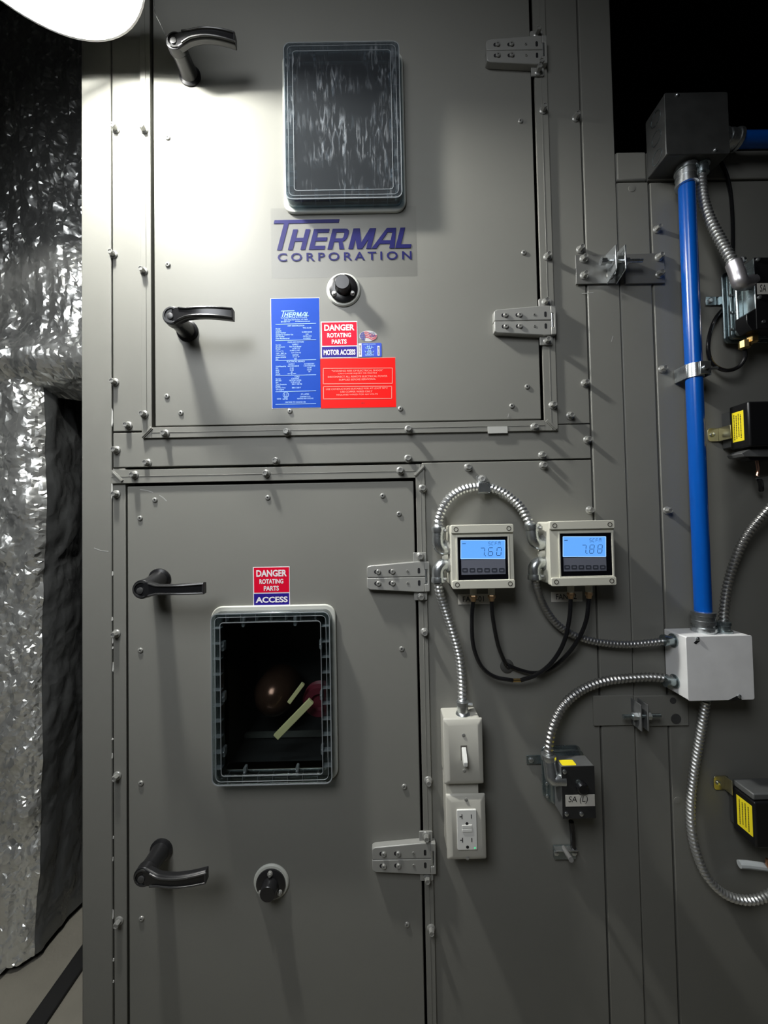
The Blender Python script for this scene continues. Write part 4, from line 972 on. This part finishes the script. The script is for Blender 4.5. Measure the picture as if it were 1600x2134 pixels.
# small connectors for flexible conduits
def mini(par, base, d, r=.0105, L_=.018):
    d = Vector(d).normalized()
    MB().lathe(base, d, [(-.001, r+.003), (.003, r+.003), (.0035, r), (L_-.006, r), (L_-.005, r+.0014), (L_, r+.0012), (L_+.001, r-.003)], 18).build('box_connector', ZDARK, par)
c = P(1460, 335, .030); mini(bx1, Vector((c.x, -.030, ztop+.0005)), (0, 0, -1))
c = P(1507, 1318, .030); mini(bx2, Vector((c.x, -.030, zbot-.0005)), (0, 0, 1))
c = P(1420, 1338, .026); mini(bx2, Vector((b2[0]+.002, -.024, Z(1415, 1334, .024))), (-1, 0, .02), .0088, .020)
mini(bx2, Vector((b2[0]+.002, -.024, Z(1418, 1419, .024))), (-1, 0, .02), .0088, .020)
c = P(1471, 1460, .028); mini(bx2, Vector((c.x, -.028, b2[2]+.002)), (0, 0, -1), .0088, .012)
# horizontal run leaving to the right
c = P(1540, 291, .030)
hc = thing('conduit_pipe', 'dark blue conduit pipe leaving the upper box towards the right', 'pipe', (b1[1], -.030, c.z))
MB().cyl((b1[1]+.012, -.030, c.z), (1.9, -.030, c.z), .0130, n=28).build('pipe', BLUEPIPE, hc)
connector(hc, Vector((b1[1]-.001, -.030, c.z)), (1, 0, 0))
# pipe clamp
pc = thing('pipe_clamp', 'zinc two-piece clamp around the blue conduit at mid height', 'clamp', P(1443, 790))
pz = Z(1443, 773, .03); pxx = t1.x+(t0.x-t1.x)*(pz-t1.z)/(t0.z-t1.z)
def arc(r, a0, a1, n): return [(pxx+r*math.cos(math.radians(a0+(a1-a0)*i/n)), -.026+r*math.sin(math.radians(a0+(a1-a0)*i/n))) for i in range(n+1)]
ou, inn = arc(.0152, 178, 362, 20), arc(.0134, 178, 362, 20)
v = []; 
for zz in (pz-.0125, pz+.0125):
    v += [(x, y, zz) for x, y in ou]+[(x, y, zz) for x, y in inn]
n = 21; f = []
for i in range(n-1):
    f += [(i, i+1, 2*n+i+1, 2*n+i), (n+i, 3*n+i, 3*n+i+1, n+i+1), (i, n+i, n+i+1, i+1), (2*n+i, 2*n+i+1, 3*n+i+1, 3*n+i)]
MB().add(v, f).build('clamp_band', ZINC, pc, smooth=True)
MB().box(pxx-.0165, pxx-.0148, -.030, -.0005, pz-.0125, pz+.0125).build('clamp_leg', ZINC, pc, bevel=.0006)
MB().box(pxx+.0148, pxx+.0165, -.044, -.0005, pz-.0125, pz+.0125).build('clamp_leg', ZINC, pc, bevel=.0006)
MB().box(pxx-.0026, pxx+.0160, -.0440, -.0422, pz-.0105, pz+.0125).build('clamp_ear', ZINC, pc, bevel=.0006)
MB().cyl((pxx+.006, -.0435, pz+.001), (pxx+.006, -.047, pz+.001), .0042, n=12).build('clamp_screw', ZINC, pc)
MB().cyl((pxx+.012, -.034, pz+.001), (pxx+.036, -.034, pz+.003), .0026, n=10).build('clamp_screw', ZINC, pc)

# ---------------------------------------------------------------- pressure switches
def pressure_switch(label, fb, hf, txt_box, txt, black=False, yb=None, knob=None, ear=None, elbow_px=None, fl_ext=.010):
    px0, py0, px1, py1 = fb; xm, ym = (px0+px1)/2, (py0+py1)/2
    x0, x1, z0, z1 = X(px0, ym, hf), X(px1, ym, hf), Z(xm, py1, hf), Z(xm, py0, hf)
    r = thing('pressure_switch', label, 'switch', ((x0+x1)/2, 0, z0))
    e = fl_ext
    MB().prism(rrect(x0-e-.002, x1+.004, z0-.004, z1+.004, .010), -.012, -.009).build('flange_plate', ZDARK, r, bevel=.0008)
    MB().prism(rrect(x0-e+.003, x1, z0, z1, .008), -.022, -.012).build('diaphragm_housing', ZDARK, r, bevel=.003, seg=3)
    MB().prism(rrect(x0-e+.000, x1+.003, z0-.002, z1+.002, .009), -.0245, -.0215).build('flange_plate', ZDARK, r, bevel=.0008)
    MB().prism(rrect(x0-e+.004, x1-.001, z0+.001, z1-.004, .007), -.034, -.0245).build('diaphragm_housing', ZDARK, r, bevel=.003, seg=3)
    for k in range(4):
        zz = z0+(z1-z0)*(.12+.25*k)
        for xx in (x0-e+.0010,):
            MB().lathe((xx, -.0245, zz), (0, -1, 0), [(0, .0028), (.0016, .0026), (.0022, .0014)], 10).build('flange_screw', ZINC, r)
    MB().box(x0, x1, -hf+.001, -.034, z0+.001, z1).build('switch_case', GALV if not black else ZDARK, r, bevel=.0010)
    MB().prism([(x0, z0), (x1, z0), (x1, z1), (x0, z1)], -hf, -hf+.0012).build('front_cover', mat('cover_dark', (.035, .036, .038), .3, .4) if not black else BLACKM, r, bevel=.0004)
    MB().box(x0-e-.026, x0-e+.002, -.0035, -.0015, (z0+z1)/2+.010, (z0+z1)/2+.026).box(x0-e, x0-e+.002, -.012, -.0015, (z0+z1)/2+.010, (z0+z1)/2+.026).build('mounting_ear', ZDARK, r, bevel=.0005)
    MB().lathe((x0-e-.018, -.0035, (z0+z1)/2+.018), (0, -1, 0), [(0, .0052), (.002, .0050), (.003, .0035)], 6).build('ear_screw', ZINC, r)
    tx0, ty0, tx1, ty1 = txt_box
    sheet(tx0, ty0, tx1, ty1, hf, .0004).build('name_tag', PAPER, r)
    m = MB(); glyphs(m, txt, (tx0+(ty1-ty0)*.25, ty0+3, tx0+(ty1-ty0)*.25+(ty1-ty0)*(.28*len(txt)), ty1-5), hf+.0004, shear=.15); m.build('handwriting', INK, r)
    for (sx_, sy_) in knob[1:]:
        c = P(sx_, sy_, hf); MB().lathe(c, (0, -1, 0), [(-.0005, .0036), (.0016, .0034), (.0026, .0018)], 12).build('cover_screw', ZINC, r)
    return r, (x0, x1, z0, z1)
ps, pb = pressure_switch('small zinc pressure switch with handwritten SA (L) tag and round black plug', (1171, 1597, 1240, 1706), .064, (1178, 1656, 1239, 1680), 'SA (L)', knob=(None, (1176, 1608), (1180, 1696), (1211, 1696)))
c = P(1212, 1641, .064); MB().lathe(c, (0, -1, 0), [(-.001, .0102), (.004, .0095), (.006, .0075)], 24).build('round_plug', BLACKM, ps)
c = P(1205, 1630, .064); MB().lathe(c, (0, -1, 0), [(-.001, .0045), (.001, .0042)], 14).build('reset_pin', ZDARK, ps)
MB().prism(rrect(pb[0]+.004, pb[0]+.028, -.062, -.046, .002), 0, .0005)
yl0 = MB(); a = rrect(pb[0]+.003, pb[0]+.027, .0465, .0615, .0022, 4)
yl0.add([(x, -y, pb[3]+.0004) for x, y in a]+[(x, -y, pb[3]) for x, y in a], [tuple(range(len(a)-1, -1, -1)), tuple(range(len(a), 2*len(a)))]+[(i, (i+1) % len(a), (i+1) % len(a)+len(a), i+len(a)) for i in range(len(a))])
yl0.build('yellow_sticker', YEL, ps)
# conduit elbow of that switch
E0, E1, E2 = P(1143, 1578, .046), P(1150, 1622, .054), P(1171, 1624, .056)
MB().sweep(smoothpath([E0, E0.lerp(E1, .6), E1, E1.lerp(E2, .6), E2+Vector((.004, 0, 0))], .003), lambda s_, th: .0105, 16).build('conduit_elbow', ZINC, ps)
MB().lathe(E0+Vector((0, 0, -.004)), (0, 0, 1), [(0, .0115), (.005, .0125), (.009, .0120), (.010, .009)], 16).build('elbow_clamp', ZINC, ps)

# second pressure switch at the right edge
pr, rb = pressure_switch('zinc and black pressure switch with SA tag, cut by the right edge', (1574, 536, 1664, 684), .058, (1577, 590, 1630, 613), 'SA', black=True, knob=(None, (1579, 541), (1582, 620)), fl_ext=.014)
MB().prism([(rb[0]-.016, rb[2]+.010), (rb[0]-.008, rb[2]-.002), (rb[1], rb[2]-.002), (rb[1], rb[2]+.040), (rb[0]+.006, rb[2]+.040), (rb[0]-.016, rb[2]+.026)], -.057, -.034).build('lower_cover', BLACKM, pr, bevel=.001)
MB().cyl((rb[0]+.012, -.0575, rb[2]+.012), (rb[0]+.012, -.0590, rb[2]+.012), .0030, n=12).build('cover_screw', ZINC, pr)
E0, E1 = P(1528, 548, .050), P(1543, 588, .056)
MB().sweep(smoothpath([E0, E0.lerp(E1, .5), E1+Vector((-.001, 0, 0)), E1+Vector((.012, .004, 0)), E1+Vector((.028, .008, .006))], .003), lambda s_, th: .0118, 18).build('conduit_elbow', mat('cast_zinc', (.62, .60, .62), .35, .85), pr)
MB().lathe(P(1543, 543, .052), (1, .2, .3), [(0, .0058), (.006, .0056), (.0065, .003)], 12).build('elbow_screw', ZINC, pr)
c = P(1568, 706, .040)
MB().lathe(c+Vector((0, 0, .014)), (0, 0, -1), [(0, .0045), (.008, .0085), (.020, .0085), (.022, .005)], 6).build('brass_elbow', BRASS, pr)
c = P(1551, 716, .036)
MB().cyl(c+Vector((.012, 0, .002)), c+Vector((-.001, 0, .002)), .0055, n=10).lathe(c+Vector((0, 0, .004)), (0, 0, -1), [(0, .0085), (.012, .0085), (.014, .005)], 8).build('brass_fitting', mat('dull_brass', (.55, .40, .16), .35, 1), pr)

# ---------------------------------------------------------------- black thermostats (frost-stats) with yellow labels
def blackbox(label, fb, h0, hf, lab, upside, ear):
    px0, py0, px1, py1 = fb; xm, ym = (px0+px1)/2, (py0+py1)/2
    x0, x1, z0, z1 = X(px0, ym, hf), X(px1, ym, hf), Z(xm, py1, hf), Z(xm, py0, hf)
    r = thing('limit_thermostat', label, 'thermostat', ((x0+x1)/2, 0, z0))
    MB().box(x0+.004, x1, -h0-.004, -.002, z0+.006, z1-.006).build('back_plate', GALV, r, bevel=.001)
    MB().box(x0, x1, -hf, -h0, z0, z1).build('case', BLACKM, r, bevel=.003, seg=3)
    la, lb, lc, ld = lab  # y from wall near/far, z fractions
    za, zb = z0+(z1-z0)*lc, z0+(z1-z0)*ld
    MB().box(x0-.0005, x0+.0005, -lb, -la, za, zb).build('yellow_label', YEL, r, bevel=.0003)
    m = MB()
    for k in range(4):
        yk = la+(lb-la)*(.2+.19*k); g0 = .08+.04*(k % 2)
        cu = []
        zz = zb-(zb-za)*g0
        while zz > za+(zb-za)*(.10+.03*(k % 3)):
            L_ = random.uniform(.0012, .0035); m.box(x0-.0008, x0-.0004, -yk-.0007, -yk+.0007, zz-L_, zz); zz -= L_+.0008
    m.build('printing', INK, r)
    ex, ez = x0, z0+(z1-z0)*ear
    MB().prism(rrect(ex-.024, ex+.004, ez-.0125, ez+.0125, .006), -.0035, -.0015).box(ex-.004, ex-.002, -h0-.006, -.0035, ez-.0125, ez+.0125).build('mounting_ear', mat('yellow_zinc', (.55, .52, .36), .3, .9), r, bevel=.0005)
    MB().lathe((ex-.016, -.0035, ez), (0, -1, 0), [(0, .0042), (.0025, .0038), (.003, .002)], 12).build('ear_screw', ZINC, r)
    return r, (x0, x1, z0, z1)
t1_, k1 = blackbox('black boxed thermostat with yellow side label near the middle right edge', (1561, 835, 1660, 929), .022, .060, (.028, .050, .16, .84), False, .42)
k = k1
MB().prism([(k[0]-.006, k[2]-.010), (k[0]+.006, k[2]-.004), (k[1], k[2]-.004), (k[1], k[2]-.018), (k[0]-.002, k[2]-.016)], -.050, -.020).build('bulb_flange', GALV, t1_, bevel=.001)
MB().prism([(k[0]+.010, k[2]-.017), (k[1], k[2]-.017), (k[1], k[2]-.022), (k[0]+.014, k[2]-.022)], -.045, -.028).build('gland_nut', BLACKM, t1_)
tube('capillary_tube', 'short copper capillary below the middle black thermostat', 'tube', [(1577, 958, .034), (1578, 965, .034), (1580, 978, .034), (1578, 992, .034)], .0028, COPPER)
cl = thing('capillary_clip', 'bright foil-like clip holding the copper capillary at the right edge', 'clip', P(1595, 993, .03))
v = [P(1577, 997, .034), P(1640, 985, .034), P(1640, 1003, .030), P(1582, 999, .030)]
MB().add([v[0], v[1], v[2], v[3]]+[a+Vector((0, .004, 0)) for a in v], [(0, 3, 2, 1), (4, 5, 6, 7), (0, 1, 5, 4), (1, 2, 6, 5), (2, 3, 7, 6), (3, 0, 4, 7)]).build('clip', ZINC, cl)
tube('capillary_tail', 'short black cable end hanging under the copper capillary', 'tube', [(1581, 998, .030), (1585, 1008, .024), (1586, 1022, .016)], .0040, RUBBER)
t2_, k2 = blackbox('black boxed thermostat with yellow side label at the lower right edge', (1574, 1672, 1670, 1768), .012, .056, (.022, .051, .20, .88), True, .98)
k = k2
MB().box(k[0]+.002, k[1], -.052, -.012, k[3]+.001, k[3]+.012).build('top_bracket', GALV, t2_, bevel=.002)
tube('grey_tube', 'short grey tube with rounded end at the lower right edge', 'tube', [(1540, 1801, .018), (1560, 1802, .020), (1590, 1806, .024), (1640, 1812, .026)], .0062, mat('grey_tube', (.42, .45, .46), .5))
tube('capillary_tube', 'copper capillary crossing the grey tube at lower right', 'tube', [(1599, 1790, .032), (1598, 1800, .032), (1606, 1812, .034)], .0030, COPPER)

# tube bracket below the SA (L) switch
tbk = thing('tube_bracket', 'small zinc bracket with grey tube stub below the SA (L) switch', 'bracket', P(1175, 1788))
a = P(1153, 1763, .004); b = P(1199, 1789, .004)
MB().prism(rrect(a.x, b.x, b.z, a.z, .002), -.006, -.001).build('bracket_plate', ZDARK, tbk, bevel=.0005)
MB().box(a.x, b.x, -.016, -.014, a.z-.001, a.z+.001).box(a.x, b.x, -.015, -.005, a.z-.001, a.z+.0005).build('bracket_lip', ZINC, tbk, bevel=.0004)
for sx_ in (1159, 1196):
    MB().lathe(P(sx_, 1777, .006), (0, -1, 0), [(0, .0050), (.002, .0048), (.003, .003)], 6).build('bracket_screw', ZINC, tbk)
MB().cyl(P(1174, 1767, .006), P(1190, 1792, .038), .0042, .0042, 14).build('tube_stub', mat('stub_grey', (.16, .16, .155), .4), tbk)
tube('sensing_tube', 'short dark tube dropping to the small zinc bracket', 'tube', [(1190, 1712, .014), (1193, 1740, .012), (1194, 1772, .010)], .0045, RUBBER)

# ---------------------------------------------------------------- foil-wrapped duct, left background
def crease(p, s, seed):
    q = Vector((p.x*s+seed, p.y*s, p.z*s*.8))
    d, _ = noise.voronoi(q)
    return d[1]-d[0]
def foil_surface(name, fn, nu, nv, par, amp=.012, s=9, vert=1.0, m=None):
    """fn(u,v)->(point, normal)"""
    vs = []; fine = m is None; jit = .006 if fine else .0
    for j in range(nv+1):
        for i in range(nu+1):
            p, n = fn(i/nu, j/nv)
            q = Vector((p.x, p.y, p.z*vert))
            wv = noise.noise_vector(q*5)*.05
            q.z *= .62
            d = amp*(.8*crease(q+wv, s*.9, 3.1)-.5) + amp*(.42 if fine else .3)*crease(q+wv*.6, s*2.6, 7.7) + amp*1.2*noise.noise(q*4.0) + (amp*.16*crease(q, s*6, 1.3) if fine else 0)
            d += random.uniform(-.0009, .0009)*fine; p = p+Vector((random.uniform(-.3, .3)*jit, 0, random.uniform(-.3, .3)*jit))*(0 < i < nu)
            vs.append(p+n*d)
    f = []
    for j in range(nv):
        for i in range(nu):
            a, b, c_, e = j*(nu+1)+i, j*(nu+1)+i+1, (j+1)*(nu+1)+i+1, (j+1)*(nu+1)+i
            f += [(a, b, c_), (a, c_, e)] if (i*7+j*13+(i*j) % 5) % 2 else [(a, b, e), (b, c_, e)]
    off = top_of(par).location
    me = bpy.data.meshes.new(name); me.from_pydata([tuple(a-off) for a in vs], [], f); me.materials.append(m or FOIL); me.shade_smooth(); me.set_sharp_from_angle(angle=.30 if fine else 1.2)
    uvl = me.uv_layers.new(name='uv')
    for lp in me.loops:
        a = vs[lp.vertex_index]; uvl.data[lp.index].uv = (a.x+a.y, a.z)
    o = bpy.data.objects.new(name, me); COL.objects.link(o); o.parent = par
    return o
XF = -.925      # right flank of the lower duct
dl = thing('insulated_duct', 'crinkled silver foil wrapped duct standing left of the cabinet', 'duct', (-1.2, .5, 0))
def lower(u, v):
    # front face from x=-1.75 to the rounded corner, then the flank going back
    z = .02+v*1.56
    flare = .06*max(0, 1-v*5)
    L1, R_, L2 = .80, .07, .55; tot = L1+R_*1.57+L2; s_ = u*tot
    if s_ < L1: return Vector((XF-R_-L1+s_, .33-flare*.6, z)), Vector((0, -1, 0))
    s_ -= L1
    if s_ < R_*1.57:
        a = s_/R_; return Vector((XF-R_+R_*math.sin(a), .33+R_-R_*math.cos(a)-flare*.4, z)), Vector((math.sin(a), -math.cos(a), 0))
    s_ -= R_*1.57
    return Vector((XF+flare*.1, .33+R_+s_, z)), Vector((1, 0, 0))
CUT = .868/1.46
foil_surface('duct_wrap', lambda u, v: lower(u*CUT, v), 140, 240, dl, .030, 9)
foil_surface('shaded_flank', lambda u, v: lower(CUT+u*(1-CUT), v), 80, 190, dl, .030, 9, 1.0, FOIL_SHADED)  # right flank of the wrap, its shade put into the foil colour
def upper(u, v):
    z = 1.52+v*1.1
    x = -1.75+u*1.18
    bulge = .10*math.exp(-((v-.02)/.10)**2)*math.exp(-((x+1.02)/.22)**2)
    roll = .14*max(0, 1-v/.10)**2
    drop = -.09*max(0, (x+1.05))*max(0, 1-v*1.2)-.02*math.sin(x*9)*(1-v)
    return Vector((x, .34-bulge+roll, z+drop)), Vector((0, -1, 0))
foil_surface('hood_wrap', upper, 190, 170, dl, .030, 8, .6)
MB().box(-1.72, -.60, .50, .9, 1.60, 2.6).build('hood_core', DARK, dl)
MB().box(-1.72, XF-.04, .45, .9, .0, 1.6).build('duct_core', DARK, dl)

# seam tape down the duct
hs = thing('floor_strip', 'black flat strip running along the floor left of the cabinet', 'strip', (-.82, .2, 0))
MB().prism([(0, 0)]*0+[(-.845, .0), (-.800, .0), (-.800, .010), (-.845, .010)], -.3, .9).build('strip', mat('strip_black', (.008, .008, .008), .7), hs, bevel=.003)

# ---------------------------------------------------------------- lamp
lp = thing('ceiling_lamp', 'round glowing white lamp hanging at the top left corner', 'lamp', (LX, LY, LZ))
n = 64
ring_o = [(math.cos(i*2*math.pi/n), math.sin(i*2*math.pi/n)) for i in range(n)]
hsng = MB()
prof = [(LR-.003, .062), (LR-.001, .0), (LR+.002, .0), (LR+.004, .06), (LR-.02, .095), (.03, .110)]
v = []; f = []
for r_, dz in prof: v += [(LX+r_*a, LY+r_*b, LZ+dz) for a, b in ring_o]
for kk in range(len(prof)-1): f += [(kk*n+i, kk*n+(i+1) % n, (kk+1)*n+(i+1) % n, (kk+1)*n+i) for i in range(n)]
f.append(tuple((len(prof)-1)*n+i for i in range(n)))
hsng.add(v, f).build('housing', LAMPB, lp)
MB().lathe((LX, LY, LZ+.062), (0, 0, -1), [(0, LR-.0015), (.004, LR-.004), (.006, LR-.02), (.006, .02)], 64).build('diffuser', LENS, lp)
MB().lathe((LX, LY, LZ+.036), (.45, -.20, -.87), [(0, CORE_R), (.001, CORE_R)], 48).build('led_core', mat('led_core', (.9, .9, .9), .5, emit=(1.0, .995, .95), es=CORE_STRENGTH), lp)
MB().cyl((LX, LY, LZ+.109), (LX, LY, H_ROOM), .012, n=14).build('stem', LAMPB, lp)
# thin wire hanging by the lamp
tube('hanging_wire', 'thin pale wire dangling beside the lamp above the top handle', 'wire', [(322, -40, .10), (322, 20, .088), (334, 50, .072), (348, 80, .056), (353, 92, .050)], .0004, ZINC)
